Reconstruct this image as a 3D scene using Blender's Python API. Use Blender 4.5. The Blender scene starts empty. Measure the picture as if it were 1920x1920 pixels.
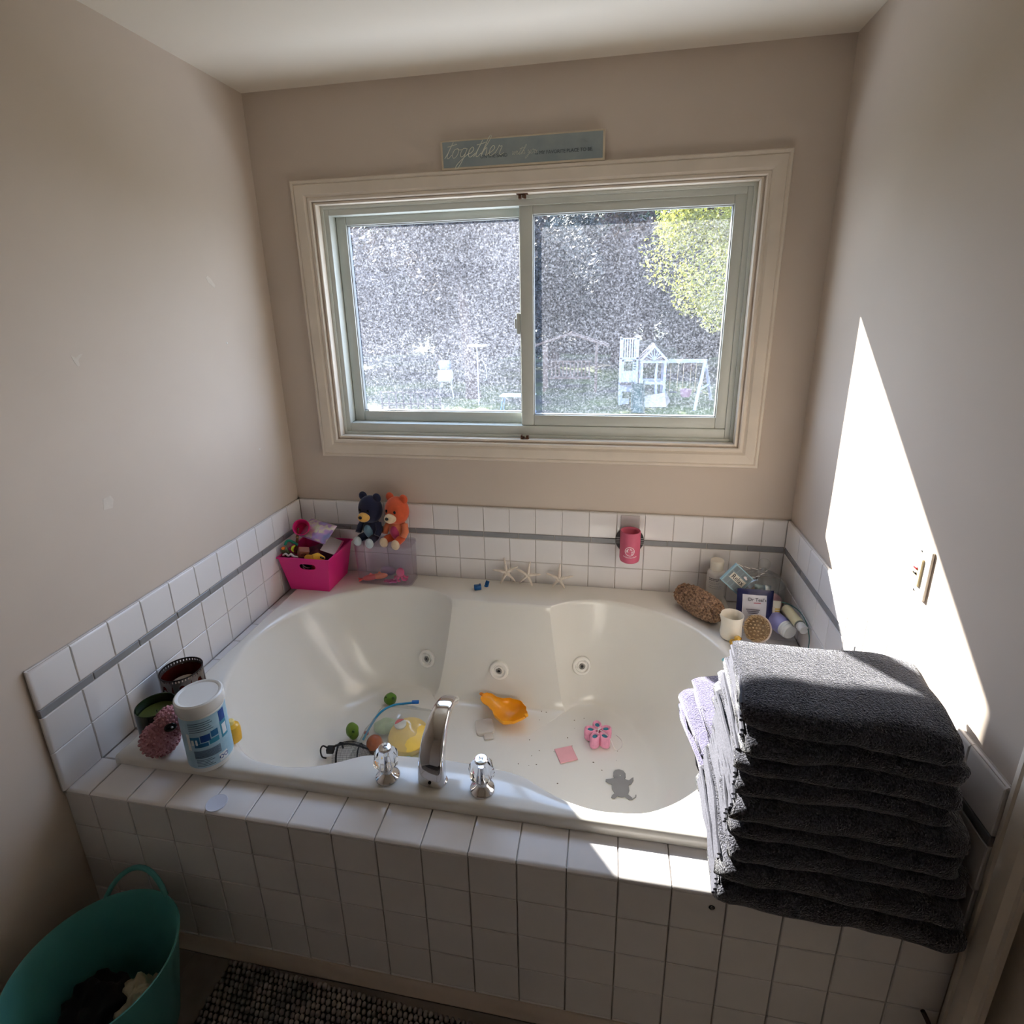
import bpy, bmesh, math, random
from mathutils import Vector, Matrix, noise
from mathutils.bvhtree import BVHTree

SC = bpy.context.scene
COL = SC.collection
PI = math.pi

# ------------------------------------------------------------------ camera
cam_d = bpy.data.cameras.new('camera')
cam = bpy.data.objects.new('camera', cam_d)
COL.objects.link(cam)
RV = Vector((0.98410208, 0.17634304, -0.02112438))
UV = Vector((-0.030864, 0.2869346, 0.95745284))
FV = Vector((-0.17490146, 0.94157935, -0.28781559))
M = Matrix((RV, UV, -FV)).transposed().to_4x4()
M.translation = Vector((1.34289733, -2.08128588, 1.17002799))
cam.matrix_world = M
cam_d.sensor_width = 36.0
cam_d.lens = 1018.6654 / 1920 * 36.0
cam_d.shift_x = (960 - 952.045) / 1920
cam_d.shift_y = (875.4388 - 960) / 1920
cam_d.clip_start = 0.02
cam_d.clip_end = 400
SC.camera = cam

# ------------------------------------------------------------------ view, world, sun
SC.view_settings.view_transform = 'Standard'
SC.view_settings.look = 'None'
SC.view_settings.gamma = 1.0
SC.view_settings.use_curve_mapping = False
SC.view_settings.exposure = 0.66
SKY = 4.6
SUN = 18.0
world = bpy.data.worlds.new('sky')
SC.world = world
world.use_nodes = True
wn = world.node_tree
wn.nodes.clear()
w_out = wn.nodes.new('ShaderNodeOutputWorld')
w_bg = wn.nodes.new('ShaderNodeBackground')
w_tc = wn.nodes.new('ShaderNodeTexCoord')
w_sep = wn.nodes.new('ShaderNodeSeparateXYZ')
w_rmp = wn.nodes.new('ShaderNodeValToRGB')
w_rmp.color_ramp.elements[0].position = 0.0
w_rmp.color_ramp.elements[0].color = (0.74, 0.84, 1.0, 1)
w_rmp.color_ramp.elements[1].position = 0.7
w_rmp.color_ramp.elements[1].color = (0.44, 0.63, 1.0, 1)
wn.links.new(w_tc.outputs['Generated'], w_sep.inputs[0])
wn.links.new(w_sep.outputs['Z'], w_rmp.inputs[0])
wn.links.new(w_rmp.outputs[0], w_bg.inputs['Color'])
w_bg.inputs['Strength'].default_value = SKY
wn.links.new(w_bg.outputs[0], w_out.inputs[0])

sun_d = bpy.data.lights.new('sun', 'SUN')
sun_d.energy = SUN
sun_d.angle = math.radians(0.55)
sun_d.color = (1.0, 0.955, 0.90)
sun = bpy.data.objects.new('sun', sun_d)
COL.objects.link(sun)
SUN_DIR = Vector((0.82, -1.0, -0.85)).normalized()
sun.rotation_euler = SUN_DIR.to_track_quat('-Z', 'Y').to_euler()
sun.location = (-6, 8, 9)

try:
    SC.cycles.use_denoising = True
    SC.cycles.max_bounces = 8
    SC.cycles.diffuse_bounces = 5
    SC.cycles.use_adaptive_sampling = True
    SC.cycles.adaptive_threshold = 0.07
    SC.cycles.adaptive_min_samples = 20
    SC.cycles.transparent_max_bounces = 14
    SC.cycles.sample_clamp_indirect = 8.0
    SC.cycles.caustics_reflective = False
    SC.cycles.caustics_refractive = False
except Exception:
    pass

# ------------------------------------------------------------------ helpers
def srgb(r, g, b):
    f = lambda c: (c / 255) / 12.92 if c / 255 <= 0.04045 else ((c / 255 + 0.055) / 1.055) ** 2.4
    return (f(r), f(g), f(b), 1.0)

MATS = {}
def mat(name, rgb, rough=0.5, metal=0.0, var=0.0, vscale=20.0, bump=0.0, bscale=60.0, bdist=0.004,
        alpha=1.0, trans=0.0, ior=1.45, sheen=0.0, spec=0.5, rnd=0.0, detail=3.0, coat=0.0, transl=0.0, rgb2=None, sss=0.0):
    """procedural principled material; colour varies by noise (var) and by object (rnd)"""
    if name in MATS:
        return MATS[name]
    m = bpy.data.materials.new(name)
    m.use_nodes = True
    nt = m.node_tree
    b = nt.nodes['Principled BSDF']
    c = srgb(*rgb)
    b.inputs['Base Color'].default_value = c
    b.inputs['Roughness'].default_value = rough
    b.inputs['Metallic'].default_value = metal
    b.inputs['Alpha'].default_value = alpha
    b.inputs['Transmission Weight'].default_value = trans
    b.inputs['IOR'].default_value = ior
    b.inputs['Sheen Weight'].default_value = sheen
    b.inputs['Sheen Roughness'].default_value = 0.4
    b.inputs['Specular IOR Level'].default_value = spec
    b.inputs['Coat Weight'].default_value = coat
    tc = nt.nodes.new('ShaderNodeTexCoord')
    src = None
    if var or rgb2:
        n = nt.nodes.new('ShaderNodeTexNoise')
        n.inputs['Scale'].default_value = vscale
        n.inputs['Detail'].default_value = detail
        nt.links.new(tc.outputs['Object'], n.inputs['Vector'])
        r = nt.nodes.new('ShaderNodeValToRGB')
        r.color_ramp.elements[0].position = 0.35
        r.color_ramp.elements[1].position = 0.68
        if rgb2:
            r.color_ramp.elements[0].color = c
            r.color_ramp.elements[1].color = srgb(*rgb2)
        else:
            r.color_ramp.elements[0].color = tuple(x * (1 - var) for x in c[:3]) + (1,)
            r.color_ramp.elements[1].color = tuple(min(1, x * (1 + var)) for x in c[:3]) + (1,)
        nt.links.new(n.outputs['Fac'], r.inputs[0])
        src = r.outputs[0]
    if rnd:
        oi = nt.nodes.new('ShaderNodeObjectInfo')
        mr = nt.nodes.new('ShaderNodeMapRange')
        mr.inputs['To Min'].default_value = 1 - rnd
        mr.inputs['To Max'].default_value = 1 + rnd
        nt.links.new(oi.outputs['Random'], mr.inputs['Value'])
        hs = nt.nodes.new('ShaderNodeHueSaturation')
        hs.inputs['Color'].default_value = c
        if src:
            nt.links.new(src, hs.inputs['Color'])
        nt.links.new(mr.outputs[0], hs.inputs['Value'])
        src = hs.outputs[0]
    if src:
        nt.links.new(src, b.inputs['Base Color'])
    if bump:
        n2 = nt.nodes.new('ShaderNodeTexNoise')
        n2.inputs['Scale'].default_value = bscale
        n2.inputs['Detail'].default_value = 2.0
        nt.links.new(tc.outputs['Object'], n2.inputs['Vector'])
        bp = nt.nodes.new('ShaderNodeBump')
        bp.inputs['Strength'].default_value = bump
        bp.inputs['Distance'].default_value = bdist
        nt.links.new(n2.outputs['Fac'], bp.inputs['Height'])
        nt.links.new(bp.outputs[0], b.inputs['Normal'])
    if transl:
        t = nt.nodes.new('ShaderNodeBsdfTranslucent')
        t.inputs['Color'].default_value = c
        if src:
            nt.links.new(src, t.inputs['Color'])
        mx = nt.nodes.new('ShaderNodeMixShader')
        mx.inputs[0].default_value = transl
        nt.links.new(b.outputs[0], mx.inputs[1])
        nt.links.new(t.outputs[0], mx.inputs[2])
        nt.links.new(mx.outputs[0], nt.nodes['Material Output'].inputs['Surface'])
    MATS[name] = m
    return m

def film(name, rgb, density=0.25, rough=0.1, gloss=0.12):
    """thin clear plastic or glass wall: mostly transparent, a little tint and reflection"""
    if name in MATS:
        return MATS[name]
    m = bpy.data.materials.new(name)
    m.use_nodes = True
    nt = m.node_tree
    nt.nodes.clear()
    out = nt.nodes.new('ShaderNodeOutputMaterial')
    tr = nt.nodes.new('ShaderNodeBsdfTransparent')
    c = srgb(*rgb)
    tr.inputs[0].default_value = tuple(1 - (1 - x) * 0.12 for x in c[:3]) + (1,)
    df = nt.nodes.new('ShaderNodeBsdfDiffuse')
    df.inputs[0].default_value = c
    m1 = nt.nodes.new('ShaderNodeMixShader')
    m1.inputs[0].default_value = density
    nt.links.new(tr.outputs[0], m1.inputs[1])
    nt.links.new(df.outputs[0], m1.inputs[2])
    gl = nt.nodes.new('ShaderNodeBsdfGlossy')
    gl.inputs['Roughness'].default_value = rough
    fr = nt.nodes.new('ShaderNodeLayerWeight')
    pw_ = nt.nodes.new('ShaderNodeMath'); pw_.operation = 'POWER'; pw_.inputs[1].default_value = 4.0
    nt.links.new(fr.outputs['Facing'], pw_.inputs[0])
    ad = nt.nodes.new('ShaderNodeMath')
    ad.operation = 'MULTIPLY_ADD'
    ad.inputs[1].default_value = 0.55
    ad.inputs[2].default_value = 0.02 + gloss * 0.1
    nt.links.new(pw_.outputs[0], ad.inputs[0])
    m2 = nt.nodes.new('ShaderNodeMixShader')
    nt.links.new(ad.outputs[0], m2.inputs[0])
    nt.links.new(m1.outputs[0], m2.inputs[1])
    nt.links.new(gl.outputs[0], m2.inputs[2])
    nt.links.new(m2.outputs[0], out.inputs[0])
    MATS[name] = m
    return m

class MB:
    def __init__(self):
        self.v = []; self.f = []
    def add(self, vs, fs, M=None):
        o = len(self.v)
        for p in vs:
            p = Vector(p)
            self.v.append(tuple(M @ p) if M else tuple(p))
        for f in fs:
            self.f.append(tuple(i + o for i in f))
        return self
    def box(self, x0, x1, y0, y1, z0, z1, M=None):
        v = [(x0,y0,z0),(x1,y0,z0),(x1,y1,z0),(x0,y1,z0),(x0,y0,z1),(x1,y0,z1),(x1,y1,z1),(x0,y1,z1)]
        f = [(0,3,2,1),(4,5,6,7),(0,1,5,4),(1,2,6,5),(2,3,7,6),(3,0,4,7)]
        return self.add(v, f, M)
    def rbox(self, x0, x1, y0, y1, z0, z1, r, seg=2, M=None):
        bm = bmesh.new()
        bmesh.ops.create_cube(bm, size=1)
        for v in bm.verts:
            v.co = Vector((x0 + (v.co.x + .5) * (x1 - x0), y0 + (v.co.y + .5) * (y1 - y0), z0 + (v.co.z + .5) * (z1 - z0)))
        bmesh.ops.bevel(bm, geom=bm.edges[:], offset=r, segments=seg, affect='EDGES', profile=0.5)
        bm.verts.index_update()
        self.add([v.co.copy() for v in bm.verts], [[v.index for v in f.verts] for f in bm.faces], M)
        bm.free()
        return self
    def lathe(self, prof, n=32, M=None, cap0=True, cap1=True, close=False, rf=None):
        vs = []
        for r, z in prof:
            for k in range(n):
                a = 2 * PI * k / n
                q = rf(a, z) if rf else 1.0
                vs.append((r * q * math.cos(a), r * q * math.sin(a), z))
        fs = []
        L = len(prof)
        for i in range(L - 1 if not close else L):
            j = (i + 1) % L
            for k in range(n):
                k2 = (k + 1) % n
                fs.append((i*n+k, i*n+k2, j*n+k2, j*n+k))
        if not close:
            if cap0: fs.append(tuple(reversed(range(n))))
            if cap1: fs.append(tuple(range((L-1)*n, L*n)))
        return self.add(vs, fs, M)
    def tube(self, pts, r, n=8, M=None, closed=False, flat=1.0):
        pts = [Vector(p) for p in pts]
        L = len(pts)
        rs = r if isinstance(r, (list, tuple)) else [r] * L
        vs = []
        up = None
        for i, p in enumerate(pts):
            a = pts[(i - 1) % L] if (closed or i > 0) else pts[0]
            b = pts[(i + 1) % L] if (closed or i < L - 1) else pts[-1]
            t = (b - a)
            t = t.normalized() if t.length > 1e-9 else Vector((0, 0, 1))
            if up is None:
                up = t.orthogonal().normalized()
            up = (up - t * up.dot(t))
            up = up.normalized() if up.length > 1e-6 else t.orthogonal().normalized()
            s = t.cross(up)
            for k in range(n):
                w = 2 * PI * k / n
                vs.append(p + (up * math.cos(w) + s * math.sin(w) * flat) * rs[i])
        fs = []
        for i in range(L if closed else L - 1):
            j = (i + 1) % L
            for k in range(n):
                k2 = (k + 1) % n
                fs.append((i*n+k, i*n+k2, j*n+k2, j*n+k))
        if not closed:
            fs.append(tuple(reversed(range(n))))
            fs.append(tuple(range((L-1)*n, L*n)))
        return self.add(vs, fs, M)
    def prism(self, poly, z0, z1, M=None):
        n = len(poly)
        vs = [(x, y, z0) for x, y in poly] + [(x, y, z1) for x, y in poly]
        fs = [tuple(reversed(range(n))), tuple(range(n, 2 * n))]
        fs += [(i, (i+1) % n, n + (i+1) % n, n + i) for i in range(n)]
        return self.add(vs, fs, M)
    def ball(self, c, r, nu=16, nv=10, M=None):
        r = r if isinstance(r, (list, tuple)) else (r, r, r)
        vs = [(c[0], c[1], c[2] - r[2])]
        for j in range(1, nv):
            t = -PI / 2 + PI * j / nv
            for k in range(nu):
                a = 2 * PI * k / nu
                vs.append((c[0] + r[0]*math.cos(t)*math.cos(a), c[1] + r[1]*math.cos(t)*math.sin(a), c[2] + r[2]*math.sin(t)))
        vs.append((c[0], c[1], c[2] + r[2]))
        fs = []
        for k in range(nu):
            fs.append((0, 1 + (k+1) % nu, 1 + k))
        for j in range(nv - 2):
            for k in range(nu):
                a = 1 + j*nu + k; b = 1 + j*nu + (k+1) % nu
                fs.append((a, b, b + nu, a + nu))
        top = len(vs) - 1
        for k in range(nu):
            fs.append((1 + (nv-2)*nu + k, 1 + (nv-2)*nu + (k+1) % nu, top))
        return self.add(vs, fs, M)
    def grid(self, fn, nu, nv, M=None, wrap=False):
        vs = [fn(i / nu, j / nv) for j in range(nv + 1) for i in range(nu if wrap else nu + 1)]
        w = nu if wrap else nu + 1
        fs = []
        for j in range(nv):
            for i in range(nu):
                i2 = (i + 1) % w
                fs.append((j*w+i, j*w+i2, (j+1)*w+i2, (j+1)*w+i))
        return self.add(vs, fs, M)
    def loft(self, rings, cap0=True, cap1=True, M=None):
        n = len(rings[0])
        vs = [p for r in rings for p in r]
        fs = []
        for i in range(len(rings) - 1):
            for k in range(n):
                k2 = (k + 1) % n
                fs.append((i*n+k, i*n+k2, (i+1)*n+k2, (i+1)*n+k))
        if cap0: fs.append(tuple(reversed(range(n))))
        if cap1: fs.append(tuple(range((len(rings)-1)*n, len(rings)*n)))
        return self.add(vs, fs, M)
    def wobble(self, amp, scale, seed=0.0):
        out = []
        for p in self.v:
            q = Vector(p)
            out.append(tuple(q + noise.noise_vector(q * scale + Vector((seed, seed * 2.3, -seed))) * amp))
        self.v = out
        return self
    def mesh(self, name, m=None, smooth=35, fix=False):
        me = bpy.data.meshes.new(name)
        me.from_pydata(self.v, [], self.f)
        if fix:
            bm = bmesh.new(); bm.from_mesh(me)
            bmesh.ops.recalc_face_normals(bm, faces=bm.faces[:])
            bm.to_mesh(me); bm.free()
        me.update()
        if smooth:
            me.polygons.foreach_set('use_smooth', [True] * len(me.polygons))
            if smooth < 180:
                me.set_sharp_from_angle(angle=math.radians(smooth))
        if m: me.materials.append(m)
        return me

def link(o, parent=None):
    COL.objects.link(o)
    if parent: o.parent = parent
    return o
def obj(name, mb, m, parent=None, loc=(0,0,0), rot=(0,0,0), smooth=35, fix=False):
    me = mb if isinstance(mb, bpy.types.Mesh) else mb.mesh(name, m, smooth, fix)
    o = bpy.data.objects.new(name, me)
    o.location = loc; o.rotation_euler = rot
    return link(o, parent)
def tag(o, label, cat, group=None, kind=None):
    o['label'] = label; o['category'] = cat
    if group: o['group'] = group
    if kind: o['kind'] = kind
    return o
def thing(name, label, cat, loc=(0,0,0), rot=(0,0,0), group=None):
    o = bpy.data.objects.new(name, None)
    o.empty_display_size = 0.02
    o.location = loc; o.rotation_euler = rot
    link(o)
    return tag(o, label, cat, group)
def struct(name, mb, m, label=None, smooth=0, fix=False):
    o = obj(name, mb, m, smooth=smooth, fix=fix)
    o['kind'] = 'structure'
    if label: o['label'] = label
    return o
def text_mb(s, size, extrude=0.0004, shear=0.0, align='CENTER', spacing=1.0):
    cu = bpy.data.curves.new('lettering', 'FONT')
    cu.body = s; cu.size = size; cu.extrude = extrude; cu.shear = shear
    cu.align_x = align; cu.align_y = 'CENTER'; cu.resolution_u = 2; cu.space_character = spacing
    o = bpy.data.objects.new('lettering_tmp', cu)
    COL.objects.link(o)
    bpy.context.view_layer.update()
    dg = bpy.context.evaluated_depsgraph_get()
    me = bpy.data.meshes.new_from_object(o.evaluated_get(dg))
    mb = MB()
    mb.add([v.co.copy() for v in me.vertices], [list(p.vertices) for p in me.polygons])
    bpy.data.objects.remove(o); bpy.data.curves.remove(cu); bpy.data.meshes.remove(me)
    return mb
def T(x, y, z): return Matrix.Translation((x, y, z))
def RX(a): return Matrix.Rotation(a, 4, 'X')
def RY(a): return Matrix.Rotation(a, 4, 'Y')
def RZ(a): return Matrix.Rotation(a, 4, 'Z')
def cyl_patch(r, z0, z1, a0, a1, n=10, M=None, mb=None, th=0.0006):
    mb = mb or MB()
    rings = []
    for k in range(n + 1):
        a = a0 + (a1 - a0) * k / n
        c, s = math.cos(a), math.sin(a)
        rings.append([(r*c, r*s, z0), ((r+th)*c, (r+th)*s, z0), ((r+th)*c, (r+th)*s, z1), (r*c, r*s, z1)])
    return mb.loft(rings, M=M)
def wrap_text(mb, r, a_mid, z_mid):
    """bend flat lettering (x right, y up) round a vertical cylinder, reading from outside"""
    out = []
    for x, y, z in mb.v:
        a = a_mid + x / r
        out.append(((r + z) * math.cos(a), (r + z) * math.sin(a), z_mid + y))
    mb.v = out
    return mb
def catmull(pts, per=6, closed=False):
    P = [Vector(p) for p in pts]
    n = len(P); out = []
    rng = range(n if closed else n - 1)
    for i in rng:
        p0 = P[(i-1) % n] if (closed or i > 0) else P[0]
        p1 = P[i]; p2 = P[(i+1) % n]
        p3 = P[(i+2) % n] if (closed or i < n - 2) else P[-1]
        for k in range(per):
            t = k / per
            out.append(0.5 * ((2*p1) + (p2-p0)*t + (2*p0-5*p1+4*p2-p3)*t*t + (3*p1-p0-3*p2+p3)*t**3))
    if not closed: out.append(P[-1])
    return out

# ------------------------------------------------------------------ dimensions (metres; z = 0 is the tiled deck)
W, D = 2.0496, 1.2079
ZC, ZF = 1.9235, -0.485
P = 0.110; AX = 0.0792
YB = -3.3
HX0, HX1, HZ0, HZ1 = 0.235, 1.825, 0.642, 1.548     # window hole

# ------------------------------------------------------------------ materials of the room
m_wall = mat('wall_paint', (206, 192, 178), 0.6, var=0.02, vscale=3, bump=0.12, bscale=220, bdist=0.0006, spec=0.25)
m_ceil = mat('ceiling_paint', (228, 218, 203), 0.8, var=0.02, vscale=2, spec=0.2)
m_tile = mat('white_glazed_tile', (228, 224, 222), 0.1, var=0.015, vscale=6, rnd=0.02, spec=0.5, bump=0.03, bscale=14, bdist=0.002)
m_accent = mat('grey_accent_tile', (138, 138, 140), 0.25, var=0.04, vscale=30, rnd=0.02)
m_grout = mat('grout', (190, 182, 174), 0.9, var=0.12, vscale=12, bump=0.3, bscale=300)
m_trim = mat('cream_trim_paint', (224, 212, 196), 0.35, var=0.04, vscale=9, bump=0.08, bscale=60, bdist=0.001)
m_vinyl = mat('white_window_vinyl', (205, 208, 200), 0.35, var=0.02, vscale=8)
m_tub = mat('bone_acrylic', (228, 224, 215), 0.16, var=0.015, vscale=4, coat=0.3)
m_chrome = mat('chrome', (225, 225, 228), 0.06, 1.0, var=0.03, vscale=9)
m_dark = mat('black_rubber', (22, 21, 22), 0.55, var=0.1)
m_white = mat('white_plastic', (232, 230, 224), 0.35, var=0.02)
m_cream = mat('cream_ceramic', (232, 224, 208), 0.3, var=0.03, vscale=14)

# ------------------------------------------------------------------ room shell
mb = MB()
for (x0, x1, z0, z1) in ((-0.15, HX0, ZF, ZC), (HX1, W + 0.15, ZF, ZC), (HX0, HX1, ZF, HZ0), (HX0, HX1, HZ1, ZC)):
    mb.box(x0, x1, 0, 0.16, z0, z1)
wall_back = struct('wall_back', mb, m_wall, 'greige painted back wall with the window')
wall_left = struct('wall_left', MB().box(-0.15, 0, YB, 0, ZF, ZC), m_wall, 'greige painted left wall')
wall_right = struct('wall_right', MB().box(W, W + 0.15, -1.235, 0, ZF, ZC).box(W, W + 0.15, YB, -2.12, ZF, ZC).box(W, W + 0.15, -2.12, -1.235, 1.53, ZC), m_wall, 'greige painted right wall with a patch of sun')
struct('wall_rear', MB().box(-0.15, W + 0.15, YB - 0.15, YB, ZF, ZC), m_wall, 'greige wall behind the camera')
struct('ceiling', MB().box(-0.15, W + 0.15, YB - 0.15, 0.16, ZC, ZC + 0.12), m_ceil, 'off white ceiling')
m_plank = mat('grey_wood_plank', (150, 140, 130), 0.45, rgb2=(118, 108, 100), vscale=7, rnd=0.08, bump=0.1, bscale=40, bdist=0.001)
m_floorbase = mat('floor_base', (70, 64, 60), 0.8, var=0.05)
floor = struct('floor', MB().box(-0.15, W + 0.15, YB - 0.15, 0.16, ZF - 0.1, ZF - 0.004), m_floorbase, 'grey wood look plank floor')
pl_me = MB().rbox(-0.6, 0.6, -0.074, 0.074, -0.008, 0, 0.0015, 1).mesh('plank', m_plank, 30)
for j in range(8):
    for i in range(2):
        off = (j * 0.43) % 1.2
        xx = -0.3 + off + i * 1.2
        obj('plank', pl_me, None, floor, (xx if xx < 1.55 else xx - 2.4, -1.30 - j * 0.15, ZF))

# ------------------------------------------------------------------ wall and deck tiles
TM = {}
def tile_mesh(w, h, m, th=0.009, bull=None, g=0.0025):
    key = (round(w, 4), round(h, 4), m.name, bull, th)
    if key in TM: return TM[key]
    a, b = w / 2 - g / 2, h / 2 - g / 2
    c = 0.0016
    q = MB()
    # outline rings bottom, shoulder, top
    def ring(ins, z, top_ins=None, left_ins=None):
        t = ins if top_ins is None else top_ins
        l = ins if left_ins is None else left_ins
        return [(-a + l, -b + ins, z), (a - ins, -b + ins, z), (a - ins, b - t, z), (-a + l, b - t, z)]
    if bull == 'top':
        rings = [ring(0, 0), ring(0, th * 0.45, 0.0), ring(0, th - c, 0.0035), ring(c, th, 0.009)]
    elif bull == 'topleft':
        rings = [ring(0, 0), ring(0, th * 0.45, 0, 0), ring(0, th - c, 0.0035, 0.0035), ring(c, th, 0.009, 0.009)]
    elif bull == 'left':
        rings = [ring(0, 0), ring(0, th * 0.45, 0, 0), ring(0, th - c, 0, 0.0035), ring(c, th, c, 0.009)]
    else:
        rings = [ring(0, 0), ring(0, th - c), ring(c, th)]
    q.loft(rings, cap0=False)
    TM[key] = q.mesh('tile', m, 30)
    return TM[key]
def put_tile(parent, name, w, h, m, mtx, bull=None, th=0.009):
    o = bpy.data.objects.new(name, tile_mesh(w, h, m, th, bull))
    COL.objects.link(o); o.parent = parent
    o.matrix_world = mtx
    return o
BASE = 0.005
Z0R, ZR, ZAB, ZAT, ZT = 0.0, 0.1187, 0.2245, 0.2486, 0.3597
ROWS = ((Z0R, ZR, None), (ZR, ZAB, None), (ZAT, ZT, 'top'))
# matrices: tile local x,y in the wall plane, z out of the wall
def MBK(x, z): return T(x, -BASE, z) @ RX(PI / 2)
def MLF(y, z): return Matrix(((0,0,1,BASE), (-1,0,0,y), (0,-1,0,0), (0,0,0,1)))
def wall_mtx(side, s, z):
    if side == 'back':   # local x = +x, y = +z, n = -y
        return Matrix(((1,0,0,s), (0,0,-1,-BASE), (0,1,0,z), (0,0,0,1)))
    if side == 'left':   # n = +x, y = +z, local x = +y
        return Matrix(((0,0,1,BASE), (1,0,0,s), (0,1,0,z), (0,0,0,1)))
    # right: n = -x, local x = -y
    return Matrix(((0,0,-1,W - BASE), (-1,0,0,s), (0,1,0,z), (0,0,0,1)))
# grout beds (a part of each wall)
for wall, b in ((wall_back, MB().box(0, W, -BASE - 0.006, 0, -0.01, ZT - 0.002)),
                (wall_left, MB().box(0, BASE + 0.006, -D, 0, -0.01, ZT - 0.002)),
                (wall_right, MB().box(W - BASE - 0.006, W, -D, 0, -0.01, ZT - 0.002))):
    obj('grout_bed', b, m_grout, wall, smooth=0)
# back wall
edges = [0.014] + [AX + i * P for i in range(18)] + [W - 0.014]
for z0, z1, bull in ROWS:
    for a, b in zip(edges, edges[1:]):
        put_tile(wall_back, 'tile', b - a, z1 - z0, m_tile, wall_mtx('back', (a + b) / 2, (z0 + z1) / 2), bull)
acc = [0.014] + [0.848 + (i - 5) * 0.1503 for i in range(13) if 0.05 < 0.848 + (i - 5) * 0.1503 < W - 0.03] + [W - 0.014]
for a, b in zip(acc, acc[1:]):
    put_tile(wall_back, 'accent_tile', b - a, ZAT - ZAB, m_accent, wall_mtx('back', (a + b) / 2, (ZAT + ZAB) / 2))
# left wall: joints measured from the front end
ledge = [-1.2141] + [-1.2141 + i * P for i in range(1, 11)] + [-0.014]
for z0, z1, bull in ROWS:
    for k, (a, b) in enumerate(zip(ledge, ledge[1:])):
        bl = bull
        if k == 0: bl = 'topleft' if bull else 'left'
        put_tile(wall_left, 'tile', b - a, z1 - z0, m_tile, wall_mtx('left', (a + b) / 2, (z0 + z1) / 2), bl)
lacc = [-1.2141] + [-1.067 + i * 0.15 for i in range(7)] + [-0.014]
for a, b in zip(lacc, lacc[1:]):
    put_tile(wall_left, 'accent_tile', b - a, ZAT - ZAB, m_accent, wall_mtx('left', (a + b) / 2, (ZAT + ZAB) / 2))
# right wall
redge = [-0.014, -0.15] + [-0.26 - i * 0.107 for i in range(9)] + [-1.214]
redge = sorted(set(redge))
for z0, z1, bull in ROWS:
    for a, b in zip(redge, redge[1:]):
        put_tile(wall_right, 'tile', b - a, z1 - z0, m_tile, wall_mtx('right', (a + b) / 2, (z0 + z1) / 2), bull)
racc = [-1.214] + [-1.10 + i * 0.15 for i in range(8)] + [-0.014]
for a, b in zip(racc, racc[1:]):
    put_tile(wall_right, 'accent_tile', b - a, ZAT - ZAB, m_accent, wall_mtx('right', (a + b) / 2, (ZAT + ZAB) / 2))

# ------------------------------------------------------------------ tiled tub platform
plat = thing('tub_platform', 'white tiled platform with square tiles that the bathtub is set into', 'platform', (0, 0, 0))
TX0, TX1, TY0 = 0.066, 1.838, -1.112        # outer edge of the tub flange
mb = MB().box(0.001, W - 0.001, -1.199, -1.10, ZF + 0.001, -0.006)
mb.box(0.001, 0.09, -1.10, -0.001, ZF + 0.001, -0.006).box(1.812, W - 0.001, -1.10, -0.001, ZF + 0.001, -0.006)
obj('body', mb, m_grout, plat, smooth=0)
def flat_mtx(x, y, z=-0.009): return T(x, y, z)
def put_deck(x0, x1, y0, y1, bull=None):
    # local +y of a 'top' bullnose tile points to the front edge (-y): rotate by pi
    m = T((x0 + x1) / 2, (y0 + y1) / 2, -0.009)
    if bull: m = m @ RZ(PI)
    put_tile(plat, 'deck_tile', x1 - x0, y1 - y0, m_tile, m, bull)
aedges = [0.0] + [AX + i * P for i in range(18)] + [W]
for a, b in zip(aedges, aedges[1:]):
    put_deck(a, b, -D, TY0 + 0.012, 'top')
for a, b in zip(ledge, ledge[1:]):
    if b > TY0 + 0.02:
        put_deck(0.014, TX0 + 0.012, max(a, TY0 + 0.012), b)
for a, b in zip(redge, redge[1:]):
    if b > TY0 + 0.02:
        put_deck(TX1 - 0.012, 1.93, max(a, TY0 + 0.012), b); put_deck(1.93, W - 0.014, max(a, TY0 + 0.012), b)
rows = [-0.009, -0.1176, -0.2274, -0.3374, -0.4474, -0.462]
for z1, z0 in zip(rows, rows[1:]):
    for a, b in zip(aedges, aedges[1:]):
        m = Matrix(((1,0,0,(a+b)/2), (0,0,-1,-1.1985), (0,1,0,(z0+z1)/2), (0,0,0,1)))
        put_tile(plat, 'apron_tile', b - a, z1 - z0, m_tile, m, th=0.0075)
# dark hole with a screw in one apron tile
hole = obj('screw_hole', MB().lathe([(0.0, 0.0), (0.0055, 0.0), (0.0065, 0.001), (0.0045, 0.0016), (0.004, 0.0008), (0, 0.0008)], 16, M=T(1.591, -1.2058, -0.04) @ RX(PI/2), cap0=False, cap1=False), m_dark, plat)
obj('screw_head', MB().lathe([(0.0038, 0.0008), (0.003, 0.0022), (0, 0.0024)], 12, M=T(1.591, -1.2058, -0.04) @ RX(PI/2), cap0=False, cap1=False), m_chrome, hole)
# cove base along the platform
m_cove = mat('cove_base', (205, 190, 176), 0.4, var=0.04, vscale=6)
prof = [(0, 0), (0.003, 0), (0.005, -0.004), (0.007, -0.012), (0.011, -0.021), (0.017, -0.027), (0.020, -0.029), (0.020, -0.032), (0, -0.032)]
mb = MB().loft([[(x, -1.206 - a, -0.4525 + b) for a, b in prof] for x in (0.005, 0.7, 1.4, W - 0.02)])
o = struct('baseboard_front', mb, m_cove, 'cream cove base along the foot of the tiled platform', smooth=40, fix=True)

# baseboard on the left wall
prof = [(0, 0), (0.014, 0), (0.014, 0.055), (0.011, 0.066), (0.006, 0.072), (0.004, 0.082), (0, 0.082)]
mb = MB().loft([[(a, y, ZF + b) for a, b in prof] for y in (-1.206, -2.2, YB)])
struct('baseboard_left', mb, m_trim, 'cream painted baseboard on the left wall', smooth=30, fix=True)

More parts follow.
